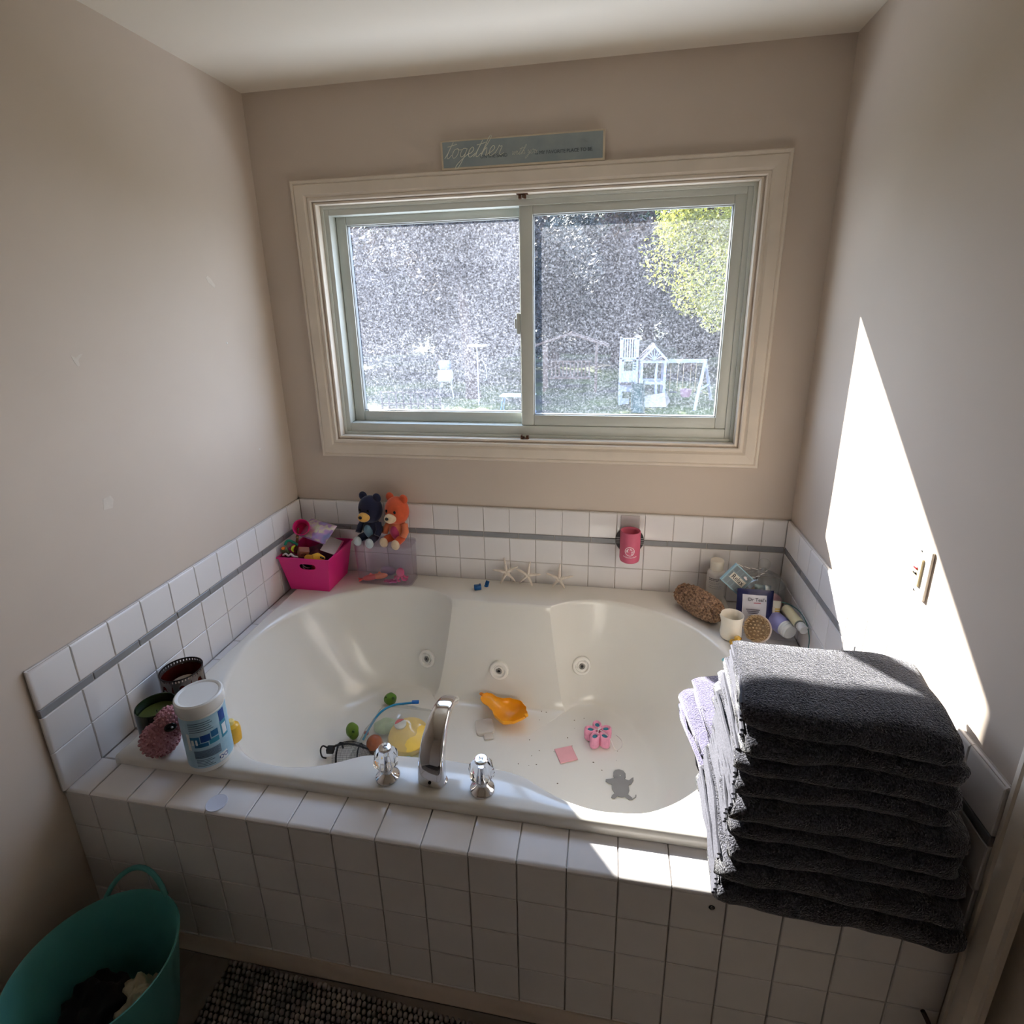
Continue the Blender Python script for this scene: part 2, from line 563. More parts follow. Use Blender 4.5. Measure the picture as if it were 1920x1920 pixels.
# small patches paler than the wall paint, and old nail holes, on the left wall
m_pale_mark = mat('pale_wall_mark', (213, 202, 189), 0.7, var=0.04, vscale=60)
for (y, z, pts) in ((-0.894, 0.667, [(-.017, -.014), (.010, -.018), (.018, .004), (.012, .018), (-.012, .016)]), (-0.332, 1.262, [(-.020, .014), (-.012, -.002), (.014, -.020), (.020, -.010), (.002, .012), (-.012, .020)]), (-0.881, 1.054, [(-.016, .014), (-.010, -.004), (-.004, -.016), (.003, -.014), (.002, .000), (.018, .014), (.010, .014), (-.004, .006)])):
    obj('pale_wall_mark', MB().prism(pts, 0, 0.0004, M=Matrix(((0,0,1,0), (1,0,0,y), (0,1,0,z), (0,0,0,1)))), m_pale_mark, wall_left, smooth=0)
for (y, z) in ((-0.300, 1.056), (-0.212, 0.640)):
    obj('nail_hole', MB().lathe([(0.0035, 0), (0.0025, 0.0012), (0, 0.0014)], 10, M=Matrix(((0,0,1,0), (1,0,0,y), (0,1,0,z), (0,0,0,1))), cap0=False, cap1=False), m_white, wall_left)

# door casing and door on the right wall
mb = MB()
cprof = [(0, 0), (0.008, 0), (0.011, 0.004), (0.013, 0.014), (0.010, 0.018), (0.015, 0.026), (0.019, 0.045), (0.019, 0.060), (0.014, 0.066), (0.010, 0.070), (0.010, 0.078), (0, 0.078)]
mb.loft([[(W - a, -1.2155 - b, z) for a, b in cprof] for z in (ZF, 0.5, 1.56)])
struct('trim_1', mb, m_trim, 'cream moulded door casing on the right wall', smooth=30, fix=True)
struct('door_1', MB().box(W + 0.03, W + 0.07, -2.12, -1.235, ZF, 1.53), m_trim, 'closed cream door set back in the right wall')
# ------------------------------------------------------------------ window
def mitred_ring(mb, x0, x1, z0, z1, prof, ybase):
    """moulding run round a rectangle; prof = (distance outward from the opening, height out of the wall)"""
    cs = [(x0, z0, -1, -1), (x1, z0, 1, -1), (x1, z1, 1, 1), (x0, z1, -1, 1)]
    return [[(cx + sx * a, ybase - h, cz + sz * a) for a, h in prof] for cx, cz, sx, sz in cs]
win = bpy.data.objects.new('window_1', None); link(win); win['kind'] = 'structure'; win['label'] = 'white sliding window with dusty panes in cream moulded casing'
CP = [(0.0, 0.0), (0.0, 0.010), (0.004, 0.013), (0.012, 0.013), (0.015, 0.010), (0.019, 0.012), (0.024, 0.017), (0.050, 0.021), (0.056, 0.021), (0.059, 0.017), (0.063, 0.020), (0.070, 0.020), (0.074, 0.014), (0.074, 0.0)]
x0, x1, z0, z1 = HX0 - 0.006, HX1 + 0.006, HZ0 - 0.006, HZ1 + 0.002
rg = mitred_ring(None, x0, x1, z0, z1, CP, 0.0)
for k in range(4):
    r0, r1 = rg[k], rg[(k + 1) % 4]
    obj('casing', MB().loft([r0, r1]), m_trim, win, smooth=25, fix=True)
# jamb liner boards inside the opening
jl = 0.008
for b in ((HX0, HX0 + jl, HZ0, HZ1), (HX1 - jl, HX1, HZ0, HZ1), (HX0 + jl, HX1 - jl, HZ0, HZ0 + jl), (HX0 + jl, HX1 - jl, HZ1 - jl, HZ1)):
    obj('jamb', MB().rbox(b[0], b[1], -0.004, 0.05, b[2], b[3], 0.0012, 1), m_trim, win)
def ring_bars(name, x0, x1, z0, z1, wl, wr, wb, wt, y0, y1, m, parent, r=0.003):
    out = []
    for b in ((x0, x0 + wl, z0, z1), (x1 - wr, x1, z0, z1), (x0 + wl, x1 - wr, z0, z0 + wb), (x0 + wl, x1 - wr, z1 - wt, z1)):
        out.append(obj(name, MB().rbox(b[0], b[1], y0, y1, b[2], b[3], r, 2), m, parent))
    return out
fx0, fx1, fz0, fz1 = HX0 + jl, HX1 - jl, HZ0 + jl, HZ1 - jl
ring_bars('window_frame', fx0, fx1, fz0, fz1, 0.030, 0.030, 0.048, 0.034, 0.036, 0.145, m_vinyl, win)
# thin glazing stop step on the frame
ring_bars('frame_stop', fx0 + 0.0, fx1 - 0.0, fz0, fz1, 0.012, 0.012, 0.012, 0.012, 0.030, 0.038, m_vinyl, win, 0.0015)

def pane_material(name, haze):
    m = bpy.data.materials.new(name)
    m.use_nodes = True
    nt = m.node_tree
    nt.nodes.clear()
    out = nt.nodes.new('ShaderNodeOutputMaterial')
    tc = nt.nodes.new('ShaderNodeTexCoord')
    n1 = nt.nodes.new('ShaderNodeTexNoise'); n1.inputs['Scale'].default_value = 165; n1.inputs['Detail'].default_value = 3; n1.inputs['Roughness'].default_value = 0.7
    n2 = nt.nodes.new('ShaderNodeTexNoise'); n2.inputs['Scale'].default_value = 2.6; n2.inputs['Detail'].default_value = 2
    nt.links.new(tc.outputs['Object'], n1.inputs['Vector'])
    nt.links.new(tc.outputs['Object'], n2.inputs['Vector'])
    r1 = nt.nodes.new('ShaderNodeValToRGB')
    e = r1.color_ramp.elements
    e[0].position = 0.38; e[0].color = (0.12, 0.12, 0.12, 1)
    e[1].position = 0.72; e[1].color = (1, 1, 1, 1)
    q = e.new(0.56); q.color = (0.42, 0.42, 0.42, 1)
    nt.links.new(n1.outputs['Fac'], r1.inputs[0])
    mr = nt.nodes.new('ShaderNodeMapRange')
    mr.inputs['From Min'].default_value = 0.3; mr.inputs['From Max'].default_value = 0.7
    mr.inputs['To Min'].default_value = haze * 0.75; mr.inputs['To Max'].default_value = haze * 1.3
    nt.links.new(n2.outputs['Fac'], mr.inputs['Value'])
    mul = nt.nodes.new('ShaderNodeMath'); mul.operation = 'MULTIPLY'; mul.use_clamp = True
    nt.links.new(r1.outputs[0], mul.inputs[0]); nt.links.new(mr.outputs[0], mul.inputs[1])
    tr = nt.nodes.new('ShaderNodeBsdfTransparent'); tr.inputs[0].default_value = (0.96, 0.975, 0.965, 1)
    tl = nt.nodes.new('ShaderNodeBsdfTranslucent'); tl.inputs[0].default_value = (0.86, 0.89, 1.0, 1)
    mx = nt.nodes.new('ShaderNodeMixShader')
    nt.links.new(mul.outputs[0], mx.inputs[0]); nt.links.new(tr.outputs[0], mx.inputs[1]); nt.links.new(tl.outputs[0], mx.inputs[2])
    gl = nt.nodes.new('ShaderNodeBsdfGlossy'); gl.inputs['Roughness'].default_value = 0.02
    fr = nt.nodes.new('ShaderNodeFresnel'); fr.inputs[0].default_value = 1.5
    fm = nt.nodes.new('ShaderNodeMath'); fm.operation = 'MULTIPLY'; fm.inputs[1].default_value = 0.6
    nt.links.new(fr.outputs[0], fm.inputs[0])
    m2 = nt.nodes.new('ShaderNodeMixShader')
    nt.links.new(fm.outputs[0], m2.inputs[0]); nt.links.new(mx.outputs[0], m2.inputs[1]); nt.links.new(gl.outputs[0], m2.inputs[2])
    nt.links.new(m2.outputs[0], out.inputs[0])
    return m
HAZE_L, HAZE_R = 0.21, 0.125
m_gasket = mat('grey_gasket', (150, 150, 148), 0.5)
def sash(lab, x0, x1, y0, y1, gx0, gx1, haze):
    e = bpy.data.objects.new('sash', None); link(e, win); e['label'] = lab
    sz0, sz1, gz0, gz1 = 0.698, 1.512, 0.742, 1.476
    ring_bars('sash_rail', x0, x1, sz0, sz1, gx0 - x0, x1 - gx1, gz0 - sz0, sz1 - gz1, y0, y1, m_vinyl, e, 0.004)
    ring_bars('glazing_bead', gx0 - 0.004, gx1 + 0.004, gz0 - 0.004, gz1 + 0.004, 0.007, 0.007, 0.007, 0.007, y0 + 0.006, y1 - 0.004, m_gasket, e, 0.001)
    ym = (y0 + y1) / 2
    # a single dusty sheet of glass
    obj('pane', MB().add([(gx0, ym, gz0), (gx1, ym, gz0), (gx1, ym, gz1), (gx0, ym, gz1)], [(0, 1, 2, 3)]), pane_material('dusty_glass', haze), e, smooth=0)
    return e
s_r = sash('sliding sash in front, its pane clear along the left edge', 1.010, 1.790, 0.042, 0.074, 1.060, 1.750, HAZE_R)
s_l = sash('fixed sash set behind, its pane hazy with dust', 0.275, 1.045, 0.084, 0.116, 0.317, 1.004, HAZE_L)
obj('latch', MB().rbox(0.993, 1.0105, 0.046, 0.066, 1.055, 1.135, 0.005, 3).rbox(0.986, 0.996, 0.05, 0.062, 1.075, 1.115, 0.004, 2), m_vinyl, s_r)
# broken blind bracket remains on head and sill
m_rust = mat('rusty_metal', (96, 62, 44), 0.7, 0.3, var=0.4, vscale=120)
tag(obj('blind_bracket', MB().box(-0.020, 0.020, -0.012, 0.010, -0.002, 0.0).box(-0.013, -0.004, -0.010, 0.008, -0.016, -0.002).box(0.000, 0.004, -0.010, 0.008, -0.013, -0.002).box(0.007, 0.013, -0.010, 0.008, -0.016, -0.002), m_rust, None, (1.028, 0.012, HZ1 - jl)), 'rusty bracket stub under the head of the window frame', 'bracket')
tag(obj('blind_bracket', MB().box(-0.016, 0.016, -0.010, 0.010, 0.0, 0.002).box(-0.015, -0.009, -0.010, 0.006, 0.002, 0.016).box(-0.009, 0.000, -0.010, -0.006, 0.006, 0.012).box(0.006, 0.015, -0.008, 0.006, 0.002, 0.014), m_rust, None, (1.026, 0.012, HZ0 + jl)), 'rusty bracket stub on the window sill', 'bracket')

# ------------------------------------------------------------------ bathtub
tub = thing('bathtub', 'bone coloured double ended whirlpool bathtub with hourglass basin', 'bathtub', (0, 0, 0))
CXT, CYT = 0.952, -0.60
ZRIM, ZTF = 0.030, -0.379
half = [(0,-.985),(.1,-.99),(.17,-.997),(.215,-1.007),(.262,-1.032),(.315,-1.055),(.38,-1.07),(.44,-1.07),(.51,-1.058),(.58,-1.02),(.645,-.965),(.71,-.90),(.765,-.82),(.805,-.73),(.828,-.64),(.833,-.55),(.815,-.44),(.765,-.335),(.69,-.25),(.60,-.19),(.50,-.15),(.40,-.133),(.31,-.145),(.25,-.170),(.198,-.206)]
hp = [tuple(p)[:2] for p in catmull([(x, y, 0) for x, y in half], 5)]
hp += [(0.198 * (1 - k / 6), -0.206) for k in range(1, 7)]
# closed outline: right half front->back, then left half back->front
outline = [(CXT + x, y) for x, y in hp] + [(CXT - x, y) for x, y in reversed(hp[1:-1])]
NT = len(outline)
corner_idx = {len(hp) - 7, NT - (len(hp) - 7)}
def floor_pt(x, y):
    dx = x - CXT; s = 1 if dx >= 0 else -1; a = abs(dx)
    fa = a * 1.35 if a < 0.2 else 0.27 + (a - 0.2) * 0.50
    dy = y - CYT
    fy = CYT + dy * (0.76 if dy > 0 else 0.79)
    return CXT + s * fa, fy
fl = [floor_pt(x, y) for x, y in outline]
def lerp2(a, b, h): return (a[0] + (b[0] - a[0]) * h, a[1] + (b[1] - a[1]) * h)
rings = []
def outer_pt(x, y, ins=0.0):
    dx, dy = x - CXT, y - CYT
    x0, x1, y0, y1 = TX0 + ins, TX1 - ins, TY0 + ins, -0.0145 - ins
    t = min((x1 - CXT) / dx if dx > 1e-6 else 1e9, (x0 - CXT) / dx if dx < -1e-6 else 1e9, (y1 - CYT) / dy if dy > 1e-6 else 1e9, (y0 - CYT) / dy if dy < -1e-6 else 1e9)
    return CXT + dx * t, CYT + dy * t
# make sure the outer rectangle corners are hit: snap the nearest sample to each corner
outer = [list(outer_pt(x, y)) for x, y in outline]
for cx, cy in ((TX0, TY0), (TX1, TY0), (TX1, -0.0145), (TX0, -0.0145)):
    k = min(range(NT), key=lambda i: (outer[i][0] - cx) ** 2 + (outer[i][1] - cy) ** 2)
    outer[k] = [cx, cy]
def ins(p, d):
    return (min(max(p[0], TX0 + d), TX1 - d), min(max(p[1], TY0 + d), -0.0145 - d))
rings.append([(p[0], p[1], 0.0005) for p in outer])
rings.append([(p[0], p[1], 0.017) for p in outer])
rings.append([(*ins(p, 0.003), 0.0245) for p in outer])
rings.append([(*ins(p, 0.008), 0.0285) for p in outer])
rings.append([(*ins(p, 0.015), ZRIM) for p in outer])
def scl(p, k): return (CXT + (p[0] - CXT) * k, CYT + (p[1] - CYT) * k)
rings.append([(*scl(p, 1.022), ZRIM) for p in outline])
rings.append([(*scl(p, 1.012), ZRIM - 0.002) for p in outline])
rings.append([(*scl(p, 1.004), ZRIM - 0.008) for p in outline])
rings.append([(*p, ZRIM - 0.018) for p in outline])
HZ = [(0.03, -0.01), (0.10, -0.05), (0.24, -0.12), (0.39, -0.19), (0.54, -0.255), (0.64, -0.293), (0.72, -0.322), (0.80, -0.345), (0.88, -0.363), (0.95, -0.373), (1.0, -0.377)]
for h, z in HZ:
    rings.append([(*lerp2(a, b, h), z) for a, b in zip(outline, fl)])
for k, z in ((0.7, -0.379), (0.35, -0.380)):
    rings.append([(*scl(p, k), z) for p in fl])
q = MB().loft(rings, cap0=False, cap1=True)
q.f = [tuple(reversed(f)) for f in q.f]
me = q.mesh('basin', m_tub, 180)
# crisp creases either side of the flat back panel and at the outer lip
sh = me.attributes.get('sharp_edge') or me.attributes.new('sharp_edge', 'BOOLEAN', 'EDGE')
for e in me.edges:
    a, b = e.vertices
    ra, rb = a // NT, b // NT
    if a % NT == b % NT and (a % NT) in corner_idx and 8 <= min(ra, rb) < 17:
        sh.data[e.index].value = True
basin = obj('basin', me, None, tub)
bvh = BVHTree.FromPolygons([v.co.copy() for v in me.vertices], [list(p.vertices) for p in me.polygons])
def tub_z(x, y):
    h = bvh.ray_cast(Vector((x, y, 0.5)), Vector((0, 0, -1)))
    return h[0].z if h[0] else 0.0
# jets
m_jet = mat('jet_white', (240, 236, 228), 0.25, var=0.02)
for (jx, jz, lab) in ((0.632, -0.262, None), (0.951, -0.247, None), (1.277, -0.232, None)):
    h = bvh.ray_cast(Vector((jx, -0.6, jz)), Vector((0, 1, 0)))
    p, n = h[0], h[1]
    if n.y > 0: n = -n
    Mj = T(*p) @ n.to_track_quat('Z', 'Y').to_matrix().to_4x4()
    j = obj('jet', MB().lathe([(0.038, -0.004), (0.038, 0.010), (0.035, 0.014), (0.027, 0.014), (0.024, 0.006), (0.020, 0.005), (0.019, 0.010), (0.013, 0.011), (0.0115, 0.004), (0.0, 0.004)], 32, M=Mj, cap0=False, cap1=False), m_jet, tub)
    obj('jet_nozzle', MB().lathe([(0.0095, 0.0042), (0.0095, 0.0125), (0.006, 0.013), (0.006, 0.006), (0, 0.006)], 20, M=Mj, cap0=False, cap1=False), mat('jet_grey', (150, 145, 138), 0.3), j)
    obj('jet_hole', MB().lathe([(0.0058, 0.0062), (0, 0.0064)], 14, M=Mj, cap0=False, cap1=False), m_dark, j)
    for s in (-1, 1):
        obj('jet_lug', MB().box(s * 0.0225 - 0.003, s * 0.0225 + 0.003, -0.008, 0.008, 0.005, 0.0085, M=Mj @ RZ(0.5)), m_jet, j)

# ------------------------------------------------------------------ tub filler: spout and two handles
sp = thing('tub_spout', 'chrome arched tub spout between the two clear knobs', 'faucet', (0.944, -1.056, ZRIM))
path = [(-0.004, 0.0), (-0.003, 0.03), (0.004, 0.065), (0.022, 0.100), (0.05, 0.128), (0.085, 0.142), (0.120, 0.138), (0.148, 0.122)]
wid = [0.034, 0.034, 0.033, 0.031, 0.027, 0.024, 0.022, 0.021]
thk = [0.020, 0.020, 0.0195, 0.018, 0.015, 0.013, 0.012, 0.011]
pp = catmull([(0, y, z) for y, z in path], 4)
rings = []
for i, c in enumerate(pp):
    a = pp[max(0, i - 1)]; b = pp[min(len(pp) - 1, i + 1)]
    t = (b - a).normalized()
    nrm = Vector((0, -t.z, t.y))
    f = i / (len(pp) - 1) * (len(wid) - 1); k = min(int(f), len(wid) - 2); u = f - k
    w = wid[k] * (1 - u) + wid[k + 1] * u; th = thk[k] * (1 - u) + thk[k + 1] * u
    rr = []
    for m_ in range(28):
        ang = 2 * PI * m_ / 28
        ca, sa = math.cos(ang), math.sin(ang)
        ex = math.copysign(abs(ca) ** 0.45, ca) * w
        ey = math.copysign(abs(sa) ** 0.55, sa) * th
        if sa > 0: ey *= 1.0 - 0.10 * (abs(ex) / w) ** 2
        rr.append(tuple(c + Vector((ex, 0, 0)) + nrm * ey))
    rings.append(rr)
obj('spout', MB().loft(rings), m_chrome, sp, rot=(0, 0, -0.09), smooth=60, fix=True)
obj('base_plate', MB().lathe([(0.038, 0), (0.038, 0.003), (0.034, 0.006), (0.0, 0.006)], 32, M=Matrix.Diagonal((1, 0.66, 1, 1))), m_chrome, sp)
obj('set_screw', MB().lathe([(0.004, 0), (0.004, 0.002), (0.0, 0.002)], 12, M=T(0, -0.0235, 0.016) @ RX(PI / 2)), m_dark, sp)

m_acryl = mat('clear_acrylic', (250, 252, 255), 0.02, trans=1.0, ior=1.28)
def knob(label, x, y, letter):
    k = thing('faucet_handle', label, 'faucet handle', (x, y, ZRIM), (0, 0, 0), 'clear knobs of the tub filler')
    obj('escutcheon', MB().lathe([(0.031, 0), (0.031, 0.002), (0.029, 0.005), (0.020, 0.010), (0.0135, 0.016), (0.0125, 0.026), (0, 0.026)], 36), m_chrome, k)
    def fac(a, z): return 1.0 - 0.10 * abs(math.sin(4 * a))
    obj('knob', MB().lathe([(0.012, 0.026), (0.018, 0.028), (0.0300, 0.042), (0.0330, 0.054), (0.0305, 0.068), (0.0215, 0.082), (0.0165, 0.086), (0, 0.086)], 32, rf=fac, cap0=True), m_acryl, k, smooth=20)
    obj('stem', MB().lathe([(0.009, 0.0262), (0.009, 0.034), (0.006, 0.045), (0.005, 0.066), (0, 0.066)], 16), m_chrome, k)
    c = obj('cap', MB().lathe([(0.0165, 0.0862), (0.0165, 0.089), (0.014, 0.091), (0, 0.0915)], 28), m_chrome, k)
    l = text_mb(letter, 0.016)
    obj('letter', l.mesh('letter', mat('letter_grey', (110, 112, 118), 0.4), 0), None, c, (0, 0, 0.0918))
    return k
knob('clear faceted knob left of the chrome spout', 0.827, -1.063, 'C')
knob('clear faceted knob right of the chrome spout', 1.072, -1.061, 'H')

# ------------------------------------------------------------------ wall plate on the right wall
sw = thing('switch_plate', 'cream timer switch plate in the sun patch on the right wall', 'switch', (W, -0.838, 0.578))
pm = Matrix(((0,0,-1,0), (-1,0,0,0), (0,1,0,0), (0,0,0,1)))
obj('plate', MB().rbox(-0.037, 0.037, -0.059, 0.059, 0, 0.007, 0.003, 2, M=pm), mat('ivory_plastic', (226, 218, 205), 0.35), sw)
rc = obj('receptacle', MB().rbox(-0.0165, 0.0165, -0.033, 0.033, 0.006, 0.012, 0.002, 2, M=pm), mat('almond_plastic', (222, 205, 165), 0.4), sw)
obj('red_button', MB().rbox(-0.007, 0.007, 0.0035, 0.0095, 0.011, 0.0145, 0.001, 1, M=pm), mat('red_plastic', (196, 30, 40), 0.4), rc)
obj('black_button', MB().rbox(-0.006, 0.006, -0.0085, -0.003, 0.011, 0.0145, 0.001, 1, M=pm), m_dark, rc)
for s in (-1, 1):
    obj('screw', MB().lathe([(0.003, 0.0068), (0.003, 0.0078), (0.002, 0.0085), (0, 0.0087)], 12, M=pm @ T(0, s * 0.048, 0), cap0=False), m_chrome, sw)

# ------------------------------------------------------------------ sign over the window
sg = thing('wall_sign', 'long blue grey wooden sign with script lettering resting on the window casing', 'sign', (1.030, -0.002, HZ1 + 0.0765), (0.06, 0, 0))
SW, SH = 0.565, 0.091
obj('board', MB().rbox(-SW/2, SW/2, -0.016, -0.004, 0, SH, 0.001, 1), mat('sign_edge_wood', (205, 190, 165), 0.6, var=0.06, vscale=30), sg)
face = obj('painted_face', MB().box(-SW/2 + 0.007, SW/2 - 0.007, -0.0166, -0.0158, 0.007, SH - 0.005), mat('sign_blue_grey', (150, 158, 156), 0.7, rgb2=(134, 146, 148), vscale=14), sg, smooth=0)
Mt = lambda x, z: T(x, -0.0168, z) @ RX(PI / 2)
m_ink = mat('sign_dark_ink', (74, 80, 86), 0.7)
m_scr = mat('sign_cream_ink', (216, 216, 200), 0.7)
def letters(s, size, x, z, m, shear=0.0, name='lettering', par=None, spacing=1.0):
    l = text_mb(s, size, 0.0003, shear, spacing=spacing)
    return obj(name, MB().add(l.v, l.f, Mt(x, z)).mesh(name, m, 0), None, par or sg)
letters('ON THE SAND', 0.0155, -0.095, 0.0345, m_ink, spacing=0.92)
letters('IS MY FAVORITE PLACE TO BE.', 0.0155, 0.146, 0.0345, m_ink, spacing=0.92)
# script words drawn as pen strokes (unit: letter height 1)
STROKES = {
 't': [[(0.0,0.0),(0.25,0.5),(0.55,1.25),(0.62,1.45)],[(0.55,1.25),(0.25,0.4),(0.25,0.05),(0.45,0.02),(0.7,0.3)],[(0.1,1.05),(0.5,1.12),(1.05,1.25)]],
 'o': [[(0.55,0.85),(0.2,0.75),(0.05,0.3),(0.25,0.0),(0.55,0.2),(0.65,0.6),(0.5,0.85),(0.75,0.7),(0.95,0.75)]],
 'g': [[(0.6,0.8),(0.25,0.8),(0.05,0.35),(0.25,0.05),(0.55,0.35),(0.68,0.8),(0.45,-0.1),(0.1,-0.85),(-0.2,-1.0),(-0.1,-0.6),(0.5,0.0),(0.95,0.35)]],
 'e': [[(0.0,0.25),(0.35,0.4),(0.55,0.7),(0.35,0.9),(0.1,0.6),(0.1,0.15),(0.35,0.0),(0.75,0.3)]],
 'h': [[(0.0,0.2),(0.5,1.1),(0.75,1.7),(0.55,1.75),(0.25,0.8),(0.05,0.0),(0.25,0.5),(0.5,0.75),(0.55,0.4),(0.55,0.05),(0.85,0.25)]],
 'r': [[(0.0,0.2),(0.25,0.7),(0.3,0.9),(0.42,0.78),(0.62,0.8),(0.5,0.3),(0.6,0.02),(0.95,0.2)]],
 'w': [[(0.0,0.6),(0.15,0.7),(0.1,0.1),(0.3,0.1),(0.45,0.65),(0.45,0.1),(0.65,0.1),(0.8,0.7),(1.0,0.6)]],
 'i': [[(0.0,0.2),(0.2,0.7),(0.15,0.1),(0.3,0.02),(0.5,0.3)]],
 'y': [[(0.0,0.6),(0.15,0.75),(0.15,0.3),(0.35,0.25),(0.55,0.75),(0.35,-0.2),(0.0,-0.8),(-0.2,-0.7),(0.2,-0.2),(0.7,0.2)]],
 'u': [[(0.0,0.5),(0.12,0.7),(0.1,0.15),(0.3,0.1),(0.5,0.65),(0.5,0.15),(0.75,0.2)]],
}
ADV = {'t':0.72,'o':0.85,'g':0.85,'e':0.68,'h':0.8,'r':0.8,'w':0.95,'i':0.45,'y':0.7,'u':0.72}
def script(word, x, z, h, r, m):
    q = MB(); cx = 0.0
    for ch in word:
        if ch == ' ':
            cx += 0.5; continue
        for st in STROKES[ch]:
            pts = []
            for a, b in catmull([(p[0], p[1], 0) for p in st], 4) and [(p.x, p.y) for p in catmull([(p[0], p[1], 0) for p in st], 4)]:
                pts.append((x + (cx + a + 0.28 * b) * h, -0.0168, z + b * h))
            q.tube(pts, r, 5)
        cx += ADV[ch]
    return obj('script_lettering', q.mesh('script_lettering', m, 0), None, sg)
script('together', -0.270, 0.036, 0.0335, 0.0012, m_scr)
script('with you', -0.032, 0.034, 0.0155, 0.0005, m_scr)

# ------------------------------------------------------------------ towels
def terry(name, rgb, hi):
    m = mat(name, rgb, 0.95, rgb2=hi, vscale=300, detail=2, bump=1.0, bscale=330, bdist=0.006, sheen=0.6, spec=0.1)
    return m
m_towel = terry('charcoal_terry', (38, 38, 43), (96, 96, 106))
m_hem = mat('charcoal_hem', (84, 84, 92), 0.9, var=0.2, vscale=300)
def towel_mb(w, d, t, seed, nx=34, layers=2, sag=None, ragged=0.012):
    """folded towel: folds face -y, layer edges open at the back; base centre at origin"""
    lt = t / layers
    g = min(0.0012, lt * 0.06)
    prof = []
    # serpentine of stacked layers, each closed by a rounded fold at the front
    def arc(cy, cz, r, a0, a1, n):
        return [(cy + r * math.cos(a0 + (a1 - a0) * k / n), cz + r * math.sin(a0 + (a1 - a0) * k / n)) for k in range(n + 1)]
    yb, yf = d / 2, -d / 2
    r = t / 2
    bot = [(yb - 0.004 + (yf + r - yb) * k / 7, 0.0) for k in range(7)]
    front = arc(yf + r, r, r, -PI / 2, -3 * PI / 2, 10)
    top = [(yf + r + (yb - yf - r - 0.004) * k / 7, t) for k in range(1, 8)]
    prof = bot + front + top + [(yb, t * 0.9), (yb, t * 0.56), (yb - 0.006, t * 0.5 + g), (yf + t * 0.9, t * 0.5 + g), (yf + t * 0.8, t * 0.5), (yf + t * 0.9, t * 0.5 - g), (yb - 0.006, t * 0.5 - g), (yb - 0.002, t * 0.44), (yb, t * 0.08)]
    cy, cz = 0.0, t / 2
    rings = []
    for i in range(nx + 1):
        u = i / nx
        x = -w / 2 + w * u
        e = min(u, 1 - u) * nx
        k = 1.0 if e >= 2 else (0.90 if e < 0.5 else (0.96 if e < 1.5 else 0.99))
        xx = x if e >= 1 else x
        ring = []
        for (y, z) in prof:
            y2 = cy + (y - cy) * (0.5 + 0.5 * k) ; z2 = cz + (z - cz) * k
            pz = Vector((x * 7 + seed * 3.1, y * 7 - seed, z2 * 20 + seed))
            n1 = noise.noise(pz); n2 = noise.noise(pz * 2.7)
            end = max(0.0, 1 - min(u, 1 - u) * 6)
            X = xx + end * ragged * noise.noise(Vector((y * 18, z2 * 30, seed * 5 + (u > .5) * 9)))
            yw = 0.012 * noise.noise(Vector((x * 6, seed * 2, z2 * 8))) + 0.005 * noise.noise(Vector((x * 17, seed * 3, z2 * 14)))
            Z = z2 * (1 + 0.10 * noise.noise(Vector((x * 5, y * 4, seed * 7)))) + 0.004 * n1 * (z / t) + 0.0022 * n2 - 0.010 * end * (z / t) * (0.4 + abs(noise.noise(Vector((seed, u * 3, 1)))))
            Y = y2 + yw + 0.002 * n2
            if sag: Z += sag(X, Y, z2)
            ring.append((X, Y, Z))
        rings.append(ring)
    return MB().loft(rings)
# nine towels, lowest first: x centre, y front, width, depth, thickness, turn
SPEC = [(1.808, -1.246, 0.425, 0.30, 0.054, -0.02), (1.812, -1.240, 0.420, 0.30, 0.052, -0.05), (1.820, -1.234, 0.412, 0.29, 0.050, -0.02),
        (1.812, -1.224, 0.400, 0.28, 0.046, -0.06), (1.812, -1.226, 0.395, 0.27, 0.050, -0.03), (1.796, -1.212, 0.365, 0.26, 0.040, 0.00),
        (1.806, -1.206, 0.368, 0.26, 0.040, -0.06), (1.808, -1.204, 0.362, 0.25, 0.046, -0.05), (1.800, -1.200, 0.348, 0.225, 0.054, -0.08)]
names = ['bottom charcoal towel of the tall stack, hanging over the tile edge', 'second towel from the bottom of the charcoal stack', 'third towel from the bottom of the charcoal stack',
         'fourth towel from the bottom of the charcoal stack', 'middle towel of the charcoal stack, its right corner bulging out', 'fourth towel from the top of the charcoal stack, shorter on the right',
         'third towel from the top of the charcoal stack', 'second towel from the top of the charcoal stack', 'topmost charcoal towel of the stack with sun on it']
z = ZRIM + 0.001
for k, ((cx, yf, w, d, t, rz), lab) in enumerate(zip(SPEC, names)):
    amt = (0.030 * (1 - k / 14))
    def sag(X, Y, zz, amt=amt, d=d, yf=yf):
        f = max(0.0, ((-Y - d / 2) + (d - ( -1.135 - yf if True else 0))) ) if False else 0.0
        yw = yf + d / 2 + Y
        s = max(0.0, min(1.0, (-1.10 - yw) / 0.11))
        return -amt * s * s * (3 - 2 * s) - 0.010 * max(0.0, (X / 0.2)) * s
    h = thing('folded_towel', lab, 'towel', (cx, yf + d / 2, z), (0, 0, rz), 'stack of charcoal bath towels')
    obj('cloth', towel_mb(w, d, t * 1.04, k * 1.7 + 0.3, sag=sag, ragged=0.022), m_towel, h, smooth=180, fix=True)
    # stitched hem strips showing at the left end
    hm = MB()
    for zz in (0.16, 0.34, 0.62, 0.86):
        hm.tube([(-w / 2 - 0.002 + 0.004 * noise.noise(Vector((zz * 9, k, y * 10))), -d / 2 + 0.03 + (d - 0.05) * y, t * zz + sag(-w / 2, -d / 2 + 0.03 + (d - 0.05) * y, 0)) for y in (0, .15, .3, .45, .6, .8, 1)], 0.0042, 6)
    obj('hem', hm, m_hem, h)
    z += t * 0.955

